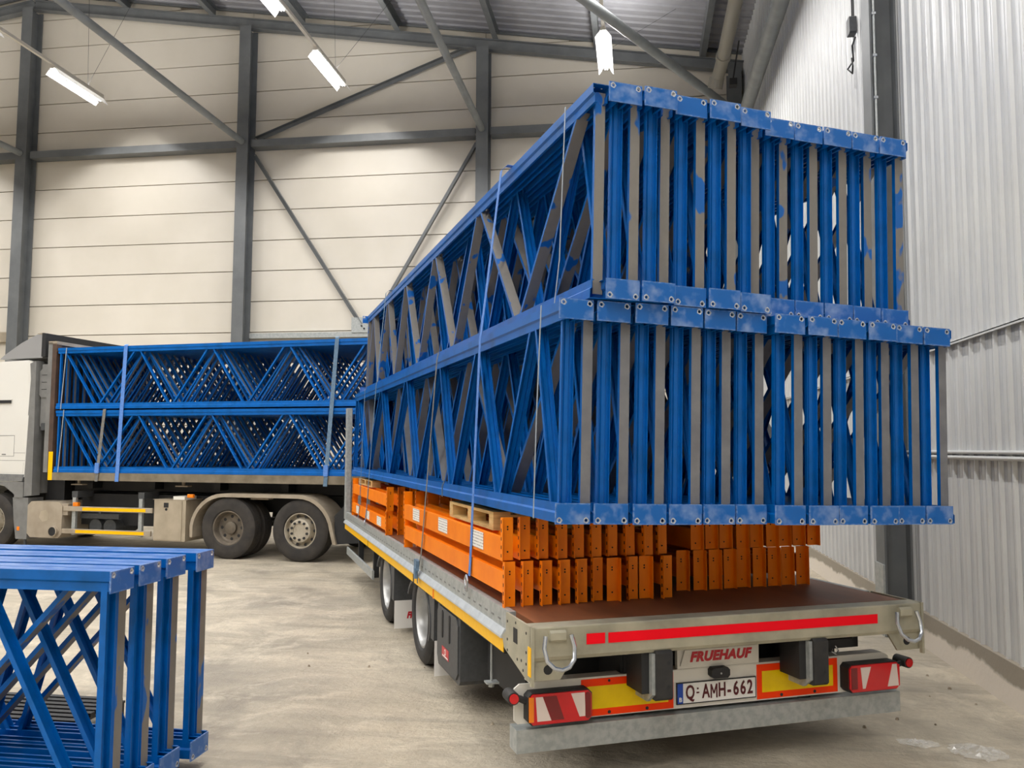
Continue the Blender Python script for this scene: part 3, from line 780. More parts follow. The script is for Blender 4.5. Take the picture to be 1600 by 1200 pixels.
# hazard plates
for x0, x1 in ((-.896, -.32), (.242, .82)):
    hz = part(MB().box((x0, LY - .004, .345), (x1, LY, .548)), 'hazard_plate', M['signal'], lb)
    part(MB().box((x0 + .034, LY - .0055, .383), (x1 - .034, LY - .004, .508)), 'hazard_centre', M['sheet_y'], hz)
    part(MB().cyl((x0 + .17, LY - .006, .36), (x0 + .17, LY - .004, .36), .010, 8).cyl((x1 - .17, LY - .006, .36), (x1 - .17, LY - .004, .36), .010, 8).cyl((x0 + .17, LY - .006, .533), (x0 + .17, LY - .004, .533), .008, 8), 'screw', M['black'], hz)
# licence plate
npl = part(MB().box((-.30, LY - .012, .365), (.225, LY - .004, .482)), 'number_plate', M['white_sign'], lb)
part(MB().box((-.298, LY - .0135, .367), (-.262, LY - .012, .48)), 'plate_band', M['euro'], npl)
text_mesh('B', .035, M['white_sign'], 'band_letter', npl, Tm(-.28, LY - .0145, .388) @ FACE_REAR, bold=.0008)
for ch, xx, sx in (('Q', -.216, .66), ('A', -.112, .64), ('H', -.004, .66), ('-', .044, .75), ('6', .090, .70), ('6', .138, .70), ('2', .186, .70)):
    text_mesh(ch, .112, M['plate_red'], 'plate_lettering', npl, Tm(xx, LY - .0145, .4235) @ FACE_REAR, bold=.0010 if ch == 'M' else .0022, sx=sx)
_mx, _mw, _st, _zt, _zb = -.058, .023, .0085, .4635, .3835
_lm = MB()
for sg in (-1, 1):
    _lm.box((_mx + sg * _mw - sg * _st, LY - .0145, _zb), (_mx + sg * _mw, LY - .0125, _zt))
    _lm.prism([(_mx + sg * _mw, _zt), (_mx + sg * (_mw - _st), _zt), (_mx - sg * .002, _zb + .032), (_mx + sg * .0035, _zb + .022)], 1, LY - .0144, LY - .0125)
_lm.build('plate_lettering', M['plate_red'], npl)
part(MB().cyl((-.165, LY - .014, .445), (-.165, LY - .012, .445), .006, 8).box((-.174, LY - .014, .418), (-.156, LY - .012, .426)), 'plate_seal', M['plate_red'], npl)
fr_ = MB()
for a, b, c, d in ((-.303, .362, .228, .367), (-.303, .480, .228, .485), (-.303, .362, -.299, .485), (.224, .362, .228, .485)): fr_.box((a, LY - .014, b), (c, LY - .004, d))
part(fr_, 'plate_edge', M['black'], npl)
part(MB().bbox((-.09, LY - .05, .502), (.03, LY, .562), .014, ax=1), 'plate_lamp', M['black'], lb)
part(MB().cyl((-.03, LY - .052, .53), (-.03, LY - .05, .53), .006, 8), 'lamp_screw', M['galv'], lb)
# tail lamps
for s, x0, x1 in ((-1, -1.235, -.862), (1, .842, 1.225)):
    tl = part(MB().bbox((x0, LY - .075, .348), (x1, LY, .52), .022, ax=1), 'tail_lamp', M['black'], lb)
    part(MB().bbox((x0 + .006, LY - .085, .354), (x1 - .006, LY - .070, .514), .02, ax=1), 'lens', M['lens_red'], tl)
    xo = x0 if s < 0 else x1; d = -s
    part(MB().box((xo + d * .004, LY - .087, .37), (xo + d * .03, LY - .07, .50)), 'lens_amber', M['lens_amber'] if s < 0 else M['lens_red'], tl)
    if s < 0: q1, q2, q3 = [(.050, .372), (.130, .372), (.080, .50), (.040, .50)], [(.295, .378), (.330, .378), (.325, .505), (.245, .505)], [(.132, .372), (.205, .372), (.16, .50), (.082, .50)]
    else: q1, q2, q3 = [(.098, .372), (.117, .372), (.162, .50), (.085, .50)], [(.286, .372), (.370, .372), (.357, .505), (.325, .505)], [(.015, .372), (.06, .372), (.06, .50), (.015, .50)]
    for q, nm_, m_ in ((q1, 'lens_clear', M['lens_white']), (q2, 'lens_clear', M['lens_white']), (q3, 'lens_dark', M['lens_dred'])):
        part(MB().prism([(x0 + a_, b_) for a_, b_ in q], 1, LY - .0875, LY - .084), nm_, m_, tl)
    if s < 0:
        part(MB().bbox((x1 - .045, LY - .0875, .366), (x1 - .012, LY - .083, .505), .01, ax=1), 'lens_dark', M['lens_dred'], tl)
    # rubber outline lamp on a stalk
    bx_ = x0 + .02 if s < 0 else x1 - .02
    st_ = part(MB().path([(bx_, LY - .03, .46), (bx_ + s * .05, LY - .035, .485), (bx_ + s * .1, LY - .035, .50)], .018, 10), 'outline_lamp', M['rubber'], lb, True)
    part(MB().cyl((bx_ + s * .1, LY - .075, .50), (bx_ + s * .1, LY + .03, .50), .034, 14), 'outline_lamp_body', M['rubber'], st_, True)
    part(MB().cyl((bx_ + s * .1, LY - .082, .50), (bx_ + s * .1, LY - .075, .50), .026, 14), 'outline_lens', M['lens_red'], st_, True)
# coupling gear under the deck
cgp = part(MB().box((.62, .25, .60), (1.0, .42, .655)).box((.60, .25, .60), (.66, .36, .69)).box((.96, .25, .60), (1.0, .33, .69)), 'hinge_bracket', M['black'])
part(MB().path([(.82, .24, .62), (.84, .235, .59), (.82, .23, .57), (.79, .235, .585), (.8, .24, .60)], .005, 6), 'safety_pin', M['chrome'], cgp)

# wheels
def tyre_prof(R, W, rr):
    h = W / 2
    return [(rr, -h * .82), (rr + .02, -h * .95), ((R + rr) / 2, -h), (R - .05, -h * .97), (R - .02, -h * .88), (R - .003, -h * .78), (R, -h * .5), (R, -h * .36), (R - .012, -h * .34), (R - .012, -h * .28), (R, -h * .26), (R, -h * .04), (R - .012, -h * .03), (R - .012, h * .03), (R, h * .04), (R, h * .26), (R - .012, h * .28), (R - .012, h * .34), (R, h * .36), (R, h * .5), (R - .003, h * .78), (R - .02, h * .88), (R - .05, h * .97), ((R + rr) / 2, h), (rr + .02, h * .95), (rr, h * .82)]
def wheel(parent, x_out, y, R, W, rr, side, dish, tm, rm, nuts=10, hub=None):
    """side -1: outer face looks towards -x"""
    cx = x_out - side * W / 2
    t = MB().lathe(tyre_prof(R, W, rr), (cx, y, R), 0, 40).build('tyre', tm, parent, True)
    o = side * W / 2
    if dish == 'deep':
        pr_ = [(rr + .004, o * .82), (rr - .012, o * .84), (rr - .02, o * .80), (rr - .035, o * .5), (rr - .05, o * .1), (rr - .075, -o * .05), (.10, -o * .05), (.10, o * .3), (.085, o * .36), (.0, o * .36)]
    elif dish == 'smooth':
        pr_ = [(rr + .004, o * .86), (rr - .014, o * .88), (rr - .022, o * .82), (rr - .03, o * .5), (rr - .035, o * .15), (rr - .05, o * .0), (.18, o * .02), (.13, o * .1), (.12, o * .3), (.0, o * .33)]
    else:
        pr_ = [(rr + .004, o * .82), (rr - .012, o * .84), (rr - .02, o * .75), (rr - .03, o * .30), (rr - .06, o * .15), (rr - .085, o * .6), (.185, o * .92), (.165, o * .95), (.12, o * .95), (.115, o * .86), (.0, o * .86)]
    rim = MB().lathe(pr_, (cx, y, R), 0, 40).build('rim', rm, t, True)
    nb, hb = MB(), MB()
    rn, on = (.142, o * .95) if dish == 'hub' else (.17, -o * .05)
    for k in range(nuts):
        a = 2 * math.pi * k / nuts + .3
        yy, zz = y + rn * math.cos(a), R + rn * math.sin(a)
        if dish == 'hub': MB().cyl((cx + on, yy, zz), (cx + on + side * .02, yy, zz), .021, 8).build('wheel_nut', M['black'], t)
    for k in range(8 if dish == 'deep' else 10):
        a = 2 * math.pi * k / (8 if dish == 'deep' else 10)
        if dish == 'deep': r_, oo = (rr - .075 + .10) / 2 + .03, -o * .05
        elif dish == 'hub': r_, oo = rr - .05, o * .46
        else: continue
        MB().cyl((cx + oo + side * .001, y + r_ * math.cos(a), R + r_ * math.sin(a)), (cx + oo + side * .004, y + r_ * math.cos(a), R + r_ * math.sin(a)), .027, 12).build('hand_hole', M['black'], t)
    return t
for s in (-1, 1):
    for yc in (3.0, 4.83):
        wheel(tr, s * 1.245, yc, .415, .36, .278, s, 'smooth', M['rubber'], M['rim'])
for yc in (3.0, 4.83): part(MB().cyl((-1.0, yc, .415), (1.0, yc, .415), .07, 12), 'axle', M['black'])
# mudguards and flaps, tool box, side guard
for s in (-1, 1):
    for yc in (3.0, 4.83):
        pr_ = []
        for k in range(15):
            a = math.radians(-28 + k * (188 + 0) / 14)
            pr_.append((yc - math.cos(a) * .50, .415 + math.sin(a) * .335 if False else .40 + math.sin(a) * .30 + .02))
        inner = [(yc - math.cos(math.radians(-28 + k * 188 / 14)) * .47, .40 + math.sin(math.radians(-28 + k * 188 / 14)) * .275 + .02) for k in range(15)]
        part(MB().prism(pr_ + inner[::-1], 0, s * .88, s * 1.262), 'mudguard', M['plastic'])
        # broad apron on the side that faces the rear
        part(MB().prism([(yc - .62, .70), (yc - .38, .70), (yc - .46, .54), (yc - .50, .32), (yc - .60, .32)], 0, s * .88, s * 1.255), 'mudguard_apron', M['plastic'])
        fp = part(MB().box((s * .76, yc - .60, .045), (s * 1.245, yc - .592, .34)), 'mud_flap', M['white_sign'])
        if s < 0:
            text_mesh('FRUEHAUF', .085, M['brand_red'], 'flap_lettering', fp, Tm(-.955, yc - .6015, .17) @ FACE_REAR, bold=.0045, shear=.25, sx=.8)
    tb = part(MB().bbox((s * .85, 1.57, .185), (s * 1.25, 2.27, .665), .03, ax=0), 'tool_box', M['plastic'])
    if s < 0:
        part(MB().bbox((-1.262, 1.60, .21), (-1.25, 2.24, .64), .05, ax=0), 'box_lid', M['plastic'], tb)
        for yy in (1.84, 2.06): part(MB().bbox((-1.268, yy - .02, .42), (-1.262, yy + .02, .62), .012, ax=0), 'lid_groove', M['black'], tb)
        st = part(MB().prism([(1.86, .285), (2.07, .285), (2.07, .36), (1.86, .36)], 0, -1.2645, -1.262), 'sticker', M['brand_red'], tb)
        part(MB().cyl((-1.2655, 1.965, .33), (-1.2645, 1.965, .33), .024, 12).box((-1.2655, 1.88, .292), (-1.2645, 2.05, .302)), 'sticker_print', M['white_sign'], tb)
        part(MB().cyl((-1.266, 1.965, .33), (-1.2655, 1.965, .33), .014, 12), 'sticker_dot', M['brand_red'], tb)
    for zz in (.40, .56):
        if zz < .5: part(MB().bbox((s * 1.235, 5.65, .315), (s * 1.262, 8.1, .425), .008), 'side_guard', M['galv'])
    for yy in (5.7, 7.0): part(MB().box((s * 1.17, yy, .33), (s * 1.235, yy + .06, .75)), 'guard_post', M['black'])
part(MB().cyl((-1.2, .97, .375), (-1.2, .97, .70), .008, 8), 'stay_rod', M['galv'])
part(MB().box((-1.24, .93, .365), (-1.16, 1.0, .375)).cyl((-1.2, .97, .34), (-1.2, .97, .365), .02, 8), 'rod_foot', M['galv'])
part(MB().cyl((-1.26, 2.35, .73), (-1.26, 2.35, .66), .018, 8), 'side_marker', M['lens_amber'])
part(MB().box((-1.1, .6, .3), (1.1, 1.4, .6)), 'spare_carrier', M['black'])
# headboard
for s in (-1, 1): part(MB().bbox((s * 1.19, 8.27, .80), (s * 1.275, 8.40, 2.42), .01, ax=2), 'headboard_post', M['galv'])
part(MB().box((-1.19, 8.30, .905), (1.19, 8.34, 1.35)), 'headboard', M['galv'])
part(MB().bbox((-.06, 8.35, .35), (.06, 9.9, .50), .02), 'drawbar', M['black'])

# ------------------------------------------------------------------ orange crossbars
def make_crossbar(L, hc, zb, hb, name='rack_crossbar', mirror=1):
    """origin under the near connector; body along +y"""
    e = empty(name)
    prof = [(-.024, zb), (.024, zb), (.024, zb + hb * .72), (.010, zb + hb * .72), (.010, zb + hb), (-.024, zb + hb)]
    MB().prism(prof, 1, .003, L - .003).build('body', M['orange'], e)
    for y, d in ((0, -1), (L, 1)):
        c = MB().box((mirror * -.026, y, 0), (mirror * .052, y + d * .004, hc)).box((mirror * -.026, y - d * .0, 0), (mirror * -.022, y + d * .042, hc))
        c.build('connector', M['orange'], e)
        hmb = MB()
        for zz in (.20 * hc, .72 * hc, .78 * hc): hmb.cyl((mirror * .018, y + d * .0042, zz), (mirror * .018, y + d * .005, zz), .0055, 8)
        nz = int(hc / .05)
        for k in range(nz):
            hmb.box((mirror * -.0268, y + d * .012, .02 + k * .05), (mirror * -.026, y + d * .024, .04 + k * .05))
        hmb.build('punched_holes', M['hole'], e)['kind'] = 'stuff'
    CHILD[e] = list(e.children)
    return e
cb_lo = make_crossbar(3.12, .262, .08, .125)
cb_hi = make_crossbar(3.12, .255, .0, .135)
cb_hi2 = make_crossbar(3.12, .215, .0, .135, mirror=-1)
cb_lo2 = make_crossbar(3.12, .262, .08, .125, mirror=-1)
cb_f = make_crossbar(2.84, .255, .05, .125)
def putbar(src, x, y, z, lab, grp):
    Mx = TRAILER @ Tm(x, y, z)
    if not src.get('used'): src['used'] = 1; src.matrix_world = Mx; return tag(src, lab, 'crossbar', grp)
    return copy_thing(src, Mx, lab, grp)
xs = [-1.225 + .1165 * i for i in range(10)] + [.075 + .1165 * i for i in range(9)]
for i, x in enumerate(xs):
    rt = i >= 10
    y = (.60 + random.uniform(-.03, .03)) if not rt else .80 + random.uniform(-.02, .02)
    if i in (0,): y = .58
    sl_ = cb_lo2 if (rt or i in (6, 8)) else cb_lo
    putbar(sl_, x, y, .906, 'orange rack crossbar, %s from the left in the bottom layer' % ORD[i], 'orange crossbars at the rear of the trailer')
for i, x in enumerate([v + (.0 if k < 10 else .10) for k, v in enumerate(xs)]):
    rt = i >= 10
    y = (.63 + random.uniform(-.02, .03)) if not rt else .80 + random.uniform(-.02, .02)
    putbar(cb_hi2 if rt else cb_hi, x, y, 1.171, 'orange rack crossbar, %s from the left in the top layer' % ORD[i], 'orange crossbars at the rear of the trailer')
for i in range(12):
    for L_, z in (('bottom', .906), ('top', 1.164)):
        putbar(cb_f, -1.22 + .125 * i, 4.82 + random.uniform(-.03, .05), z, 'orange rack crossbar in the group by the headboard, %s in its %s layer' % (ORD[i], L_), 'orange crossbars by the headboard')
# paper labels on the outer crossbars
for (y0, y1, z0_, z1_, x, l) in ((3.03, 3.32, 1.195, 1.30, -1.251, 'farthest on the rear top crossbar'), (1.99, 2.29, 1.195, 1.30, -1.251, 'middle one on the rear top crossbar'), (1.0, 1.27, 1.19, 1.30, -1.251, 'closest to the blue strap'),
                           (5.15, 5.45, .97, 1.07, -1.246, 'lower outer crossbar by the headboard, rear one'), (6.05, 6.3, .97, 1.07, -1.246, 'lower outer crossbar by the headboard, middle one'), (7.0, 7.25, .97, 1.07, -1.246, 'lower outer crossbar by the headboard, front one')):
    o = MB().box((-.0008, 0, 0), (.0008, y1 - y0, z1_ - z0_)).build('paper_label', M['label']); o.matrix_world = TRAILER @ Tm(x, y0, z0_)
    tag(o, 'white printed paper label, ' + l, 'label', 'paper labels on the crossbars')

# wooden pallets carrying the lower stack
def make_pallet():
    e = empty('wooden_pallet')
    for k in range(7): MB().box((k * .165, 0, .098), (k * .165 + .12, 1.2, .118)).build('top_board', M['wood'], e)
    for k in range(3): MB().box((k * .5, 0, .0), (k * .5 + .11, 1.2, .018)).build('bottom_board', M['wood'], e)
    for k in range(3): 
        for j in range(3): MB().box((k * .5, j * .55, .018), (k * .5 + .11, j * .55 + .10, .082)).build('block', M['wood'], e)
    for j in range(3): MB().box((0, j * .55, .082), (1.11, j * .55 + .10, .098)).build('stringer_board', M['wood'], e)
    CHILD[e] = list(e.children); return e
p0 = make_pallet(); p0.matrix_world = TRAILER @ Tm(-1.17, 1.05, 1.3075); tag(p0, 'pale wooden pallet between orange crossbars and blue stack near the rear', 'pallet', 'pallets under the lower stack')
copy_thing(p0, TRAILER @ Tm(-1.17, 6.38, 1.3405) @ Matrix.Diagonal((1, 1, .72, 1)), 'pale wooden pallet on the crossbars by the headboard', 'pallets under the lower stack')

# ------------------------------------------------------------------ straps on the trailer
def strap(name, pts, wid, m, label, base=TRAILER, cat='strap', thick=.003, side=Vector((0, 1, 0))):
    o = MB().ribbon(pts, wid, thick, side=side).build(name, m); o.matrix_world = base
    return tag(o, label, cat)
bs = strap('lashing_strap', [(-1.262, 1.30, .985), (-1.258, 1.29, 1.08), (-1.245, 1.13, 2.56), (-1.238, 1.12, 2.63), (-1.09, 1.17, 3.745), (-1.05, 1.175, 3.785), (1.17, 1.175, 3.735), (1.24, 1.17, 3.69), (1.37, 1.15, 2.57), (1.30, 1.2, .95)], .048, M['tarp_blue'], 'bright blue lashing strap over both stacks, hooked to the deck edge')
hk = MB().path([(-1.282, 1.30, .99), (-1.282, 1.265, .96), (-1.282, 1.285, .915), (-1.28, 1.30, .885), (-1.277, 1.325, .88), (-1.277, 1.345, .90)], .008, 8).path([(-1.282, 1.30, .99), (-1.282, 1.335, .96), (-1.282, 1.315, .915)], .008, 8)
hk.build('strap_hook', M['chrome'], bs, True)
g1 = strap('lashing_strap', [(-1.294, 2.87, .70), (-1.294, 2.87, .80), (-1.268, 2.86, .93), (-1.24, 2.45, 2.56), (-1.23, 2.44, 2.615)], .035, M['web_grey'], 'worn grey lashing strap beside the lower stack, ratcheted at the side rail')
MB().bbox((-1.315, 2.83, .80), (-1.29, 2.93, .90), .012, ax=0).box((-1.32, 2.85, .74), (-1.297, 2.91, .83)).build('ratchet', M['web_slate'], g1)
g2 = strap('lashing_strap', [(-1.262, 6.30, .92), (-1.25, 6.25, 1.1), (-1.245, 5.68, 2.56), (-1.238, 5.66, 2.62), (-1.09, 6.02, 3.745), (-1.05, 6.03, 3.785), (1.17, 6.03, 3.735)], .045, M['web_slate'], 'pale grey lashing strap over both stacks near the headboard')
MB().path([(-1.268, 6.30, .94), (-1.268, 6.26, .92), (-1.268, 6.28, .885), (-1.266, 6.32, .88)], .008, 8).build('strap_hook', M['chrome'], g2, True)
strap('lashing_strap', [(-1.262, 6.95, .92), (-1.25, 6.9, 1.1), (-1.238, 6.66, 2.61)], .03, M['web_slate'], 'narrow grey strap on the lower stack closest to the headboard')
strap('steel_band', [(-1.049, .07, 3.765), (-1.066, .12, 2.9), (-1.072, .19, 2.64)], .012, M['band'], 'thin pale band round the outer upright of the upper stack', cat='band')
strap('steel_band', [(-1.2435, -.07, 2.6), (-1.252, -.02, 2.0), (-1.254, .02, 1.47)], .012, M['band'], 'thin pale band round the outer upright of the lower stack', cat='band')
o = MB().path([(-1.262, 2.05, 1.59), (-1.266, 2.10, 1.55), (-1.262, 2.12, 1.47)], .005, 6).build('cable_tie', M['web_slate']); o.matrix_world = TRAILER; tag(o, 'small blue-grey cable tie on the bottom post of the lower stack', 'cable tie')

# ------------------------------------------------------------------ truck
KY = math.radians(83.42064)
KF = Vector((-math.sin(KY), math.cos(KY), 0)); KN = Vector((-KF.y, KF.x, 0))    # forward, towards the camera side
TB = Vector((-5.399, 13.003, 0)) - KN * 1.25
TRUCK = Tm(*TB) @ R4(KY)
tk = empty('flatbed_truck', TRUCK)
tag(tk, 'white-cab flatbed truck parked along the back wall, loaded with blue uprights', 'truck')
def kp(mb, name, m, parent=tk, smooth=False): return mb.build(name, m, parent, smooth)
S = -1.25
# bed
BR = -1.45
kp(MB().prism([(-1.25, 1.25), (1.25, 1.25), (1.25, 1.385), (-1.25, 1.385)], 1, BR, 4.95), 'load_bed', M['bed'])
kp(MB().box((-1.253, 4.86, 1.25), (-1.25, 4.95, 1.75)), 'corner_tape', M['yellow'])
for s in (-1, 1):
    kp(MB().box((s * 1.25, 4.88, 1.385), (s * 1.13, 4.97, 3.68)), 'bulkhead_post', M['rust'])
    kp(MB().box((s * 1.25, 4.97, 1.385), (s * 1.10, 5.06, 3.70)), 'bulkhead_edge', M['cabgrey'])
kp(MB().box((-1.13, 4.90, 1.385), (1.13, 4.97, 3.66)), 'bulkhead_panel', M['rust'])
kp(MB().box((-1.25, 4.88, 3.66), (1.25, 5.06, 3.72)), 'bulkhead_cap', M['dusty'])
# chassis and clutter
for s in (-1, 1): kp(MB().box((s * .38, BR, .72), (s * .46, 7.4, 1.02)), 'chassis_beam', M['black'])
for s in (-1, 1): kp(MB().box((s * .5, BR, 1.05), (s * .66, 4.9, 1.25)), 'bed_beam', M['black'])
for k in range(5): kp(MB().box((-.9, -.9 + k * 1.3, 1.1), (.9, -.78 + k * 1.3, 1.25)), 'cross_member', M['black'])
kp(MB().box((-.85, 4.95, .5), (.85, 5.35, 2.2)), 'gearbox_cover', M['black'])
kp(MB().box((-.8, 1.9, .45), (.8, 4.6, 1.0)), 'drive_gear', M['black'])
for y, z in ((4.12, .44), (3.82, .44)): kp(MB().cyl((-1.0, y, z), (-.4, y, z), .13, 16), 'air_tank', M['plastic'], tk, True)
kp(MB().box((-1.05, 3.6, .58), (-.95, 4.4, .66)).box((-1.02, 4.0, .58), (-.96, 4.05, .74)), 'tank_bracket', M['plastic'])
for y in (4.5, 2.35): kp(MB().cyl((-1.0, y, 1.18), (-1.0, y, 1.25), .03, 8).box((-1.06, y - .12, 1.16), (-.94, y + .12, 1.18)), 'bed_lock', M['dusty'])
for y in (4.42, 3.05):
    kp(MB().box((-1.19, y - .035, .30), (-1.14, y + .035, .95)), 'rail_post', M['galv'])
    kp(MB().box((-1.18, y - .06, .95), (-.8, y + .06, 1.06)), 'post_bracket', M['plastic'])
for z0_, z1_, ya, yb in ((.715, .80, 2.78, 4.60), (.325, .41, 2.80, 4.68)):
    rl = kp(MB().bbox((-1.235, ya, z0_), (-1.20, yb, z1_), .006), 'guard_rail', M['dusty'])
    kp(MB().box((-1.2375, ya + .13, z0_ + .016), (-1.235, yb - .40 + (.0 if z0_ > .5 else .05), z1_ - .016)), 'marking_tape', M['yellow'], rl)
kp(MB().bbox((-1.24, 4.30, .80), (-1.18, 4.40, .87), .01), 'side_marker', M['lens_amber'])
kp(MB().bbox((-1.25, 1.98, .99), (-1.2, 2.09, 1.05), .008), 'side_marker', M['lens_amber'])
# tank with exhaust
tnk = kp(MB().bbox((-1.24, 4.62, .24), (-.6, 5.36, .87), .07, ax=0), 'side_tank', M['dusty'])
kp(MB().cyl((-1.243, 5.0, .62), (-1.24, 5.0, .62), .11, 6), 'tank_badge', M['stainless'], tnk)
kp(MB().cyl((-1.30, 4.76, .36), (-1.0, 4.76, .36), .075, 16), 'exhaust_outlet', M['black'], tnk, True)
kp(MB().lathe([(.078, -1.305), (.09, -1.30), (.09, -1.24), (.078, -1.235)], (0, 4.76, .36), 0, 16), 'exhaust_ring', M['dusty'], tnk)
kp(MB().box((-1.22, 4.52, .64), (-1.0, 4.66, .84)), 'tank_step', M['dusty'], tnk)
# tool box
bxo = kp(MB().bbox((-1.235, 2.12, .26), (-.65, 2.74, .95), .012, ax=0), 'tool_box', M['stainless'])
kp(MB().bbox((-1.247, 2.19, .28), (-1.235, 2.72, .935), .01, ax=0), 'box_door', M['stainless'], bxo)
kp(MB().box((-1.252, 2.45, .82), (-1.247, 2.54, .90)).cyl((-1.256, 2.49, .79), (-1.247, 2.49, .79), .022, 8), 'door_latch', M['black'], bxo)
kp(MB().box((-1.22, 2.16, .955), (-.9, 2.38, 1.01)), 'box_tray', M['white'], bxo)
kp(MB().box((-1.24, 2.1, .948), (-.65, 2.76, .955)), 'box_lid', M['dusty'], bxo)
# long double mudguard
pts = []
def arc(cy, r, a0, a1, n):
    return [(cy + r * math.cos(math.radians(a0 + (a1 - a0) * i / n)), .44 + r * math.sin(math.radians(a0 + (a1 - a0) * i / n))) for i in range(n + 1)]
outer = [(2.02, .34)] + arc(1.40, .635, 8, 90, 8) + arc(.03, .635, 90, 172, 8) + [(-.66, .30)]
inner = [(1.97, .34)] + arc(1.40, .575, 8, 90, 8) + arc(.03, .575, 90, 172, 8) + [(-.60, .30)]
kp(MB().prism(outer + inner[::-1], 0, -1.25, -.7), 'mudguard', M['dusty'])
kp(MB().prism([(-.62, .30), (-.60, .75), (-.80, .95), (-1.15, .95), (-1.2, .35)], 0, -1.2, -.75), 'rear_apron', M['black'])
kp(MB().box((-1.15, .62, .98), (-1.0, .95, 1.0)), 'mudguard_stay', M['dusty'])
wheel(tk, -1.235, 1.32, .505, .27, .285, -1, 'deep', M['rubber_dust'], M['rim_dirty'], 8)
wheel(tk, -.93, 1.32, .505, .27, .285, -1, 'deep', M['rubber_dust'], M['rim_dirty'], 8)
wheel(tk, -1.23, 0.0, .50, .30, .285, -1, 'hub', M['rubber_dust'], M['rim_hub'], 10)
wheel(tk, -1.23, 6.17, .50, .30, .285, -1, 'hub', M['rubber_dust'], M['rim_hub'], 10)
wheel(tk, 1.235, 1.32, .505, .27, .285, 1, 'deep', M['rubber_dust'], M['rim_dirty'], 8)
wheel(tk, 1.23, 0.0, .50, .30, .285, 1, 'hub', M['rubber_dust'], M['rim_dirty'], 10)
wheel(tk, 1.23, 6.17, .50, .30, .285, 1, 'hub', M['rubber_dust'], M['rim_dirty'], 10)
for y in (0, 1.32, 6.17): kp(MB().cyl((-1, y, .5), (1, y, .5), .08, 10), 'axle', M['black'])
# cab: side outline extruded across, tapering towards the roof
def cabshape(prof, x0, x1, inset, z_ref=2.3, z_top=3.4):
    def fn(v):
        t = max(0, (v.z - z_ref) / (z_top - z_ref)); s = 1 if v.x > 0 else -1
        return Vector((v.x - s * inset * t * t, v.y, v.z))
    return MB().prism(prof, 0, x0, x1, fn=fn)
cabp = [(5.47, 1.30), (5.44, 2.3), (5.43, 3.05), (5.46, 3.36), (5.55, 3.40), (7.0, 3.36), (7.35, 3.2), (7.6, 2.4), (7.68, 1.2), (7.65, .5), (6.85, .5), (6.83, .75), (6.7, .98), (6.45, 1.13), (6.17, 1.17), (5.9, 1.13), (5.72, 1.02), (5.68, 1.15)]
cab = kp(cabshape(cabp, -1.24, 1.24, .06), 'cab_body', M['cabwhite'])
kp(MB().prism([(5.66, .98), (5.72, 1.03), (5.9, 1.14), (6.17, 1.18), (6.45, 1.14), (6.45, 1.20), (5.48, 1.21), (5.47, .93), (5.66, .93)], 0, -1.252, -1.2), 'wheel_arch', M['cabgrey'], cab)
kp(MB().prism([(5.50, 1.22), (6.9, 1.22), (6.9, 1.36), (5.47, 1.34)], 0, -1.256, -1.22), 'sill_chrome', M['chrome'], cab)
kp(MB().prism([(5.5, 1.365), (6.9, 1.38), (6.9, 1.57), (5.5, 1.55)], 0, -1.246, -1.22), 'sill_panel', M['cabwhite'], cab)
kp(MB().box((-1.248, 5.84, 2.62), (-1.236, 6.9, 2.675)), 'side_slot', M['black'], cab)
kp(MB().box((-1.247, 5.82, 2.675), (-1.236, 6.9, 2.695)), 'slot_lip', M['cabwhite'], cab)
lk = MB()
for a, b, c, d in ((5.72, 1.66, 5.728, 2.03), (5.72, 2.03, 6.9, 2.038), (5.72, 1.66, 6.9, 1.668), (5.47, 1.72, 5.72, 1.726), (5.47, 1.585, 6.9, 1.591), (5.9, 1.685, 5.99, 1.705)): lk.box((-1.2415, a, b), (-1.239, c, d))
kp(lk, 'locker_seam', M['cabgrey'], cab)
kp(MB().prism([(5.30, .97), (5.47, .95), (5.47, 2.0), (5.43, 3.05), (5.46, 3.33), (5.33, 3.38), (5.31, 2.2)], 0, -1.235, -1.05), 'side_deflector', M['cabgrey'])
kp(MB().prism([(5.36, .20), (5.60, .20), (5.66, .55), (5.70, .93), (5.36, .93)], 0, -1.24, -.9), 'step_panel', M['cabgrey'])
kp(MB().bbox((-1.246, 5.52, .35), (-1.24, 5.575, .42), .006, ax=0), 'side_marker', M['lens_amber'])
kp(MB().box((-1.2, 5.42, .06), (-1.17, 5.46, .20)), 'mud_strip', M['plastic'])
kp(MB().box((-1.1, 5.33, 1.0), (1.1, 5.46, 3.36)), 'cab_rear_wall', M['cabgrey'], cab)
# intake snorkel behind the cab
kp(MB().bbox((-1.14, 5.07, 2.2), (-.7, 5.31, 3.32), .03, ax=2), 'air_intake', M['cabgrey'])
kp(MB().bbox((-1.16, 5.06, 2.72), (-.7, 5.31, 3.24), .05, ax=0), 'intake_grille', M['cabgrey'])
for k in range(3): kp(MB().box((-1.163, 5.08, 2.86 + k * .13), (-1.16, 5.26, 2.87 + k * .13)), 'grille_slot', M['black'])
kp(MB().bbox((-1.16, 5.10, 2.13), (-1.10, 5.24, 2.26), .015, ax=0), 'intake_latch', M['plastic'])
kp(MB().box((-.9, 5.06, 3.28), (.9, 5.33, 3.74)), 'fairing_gap', M['black'])
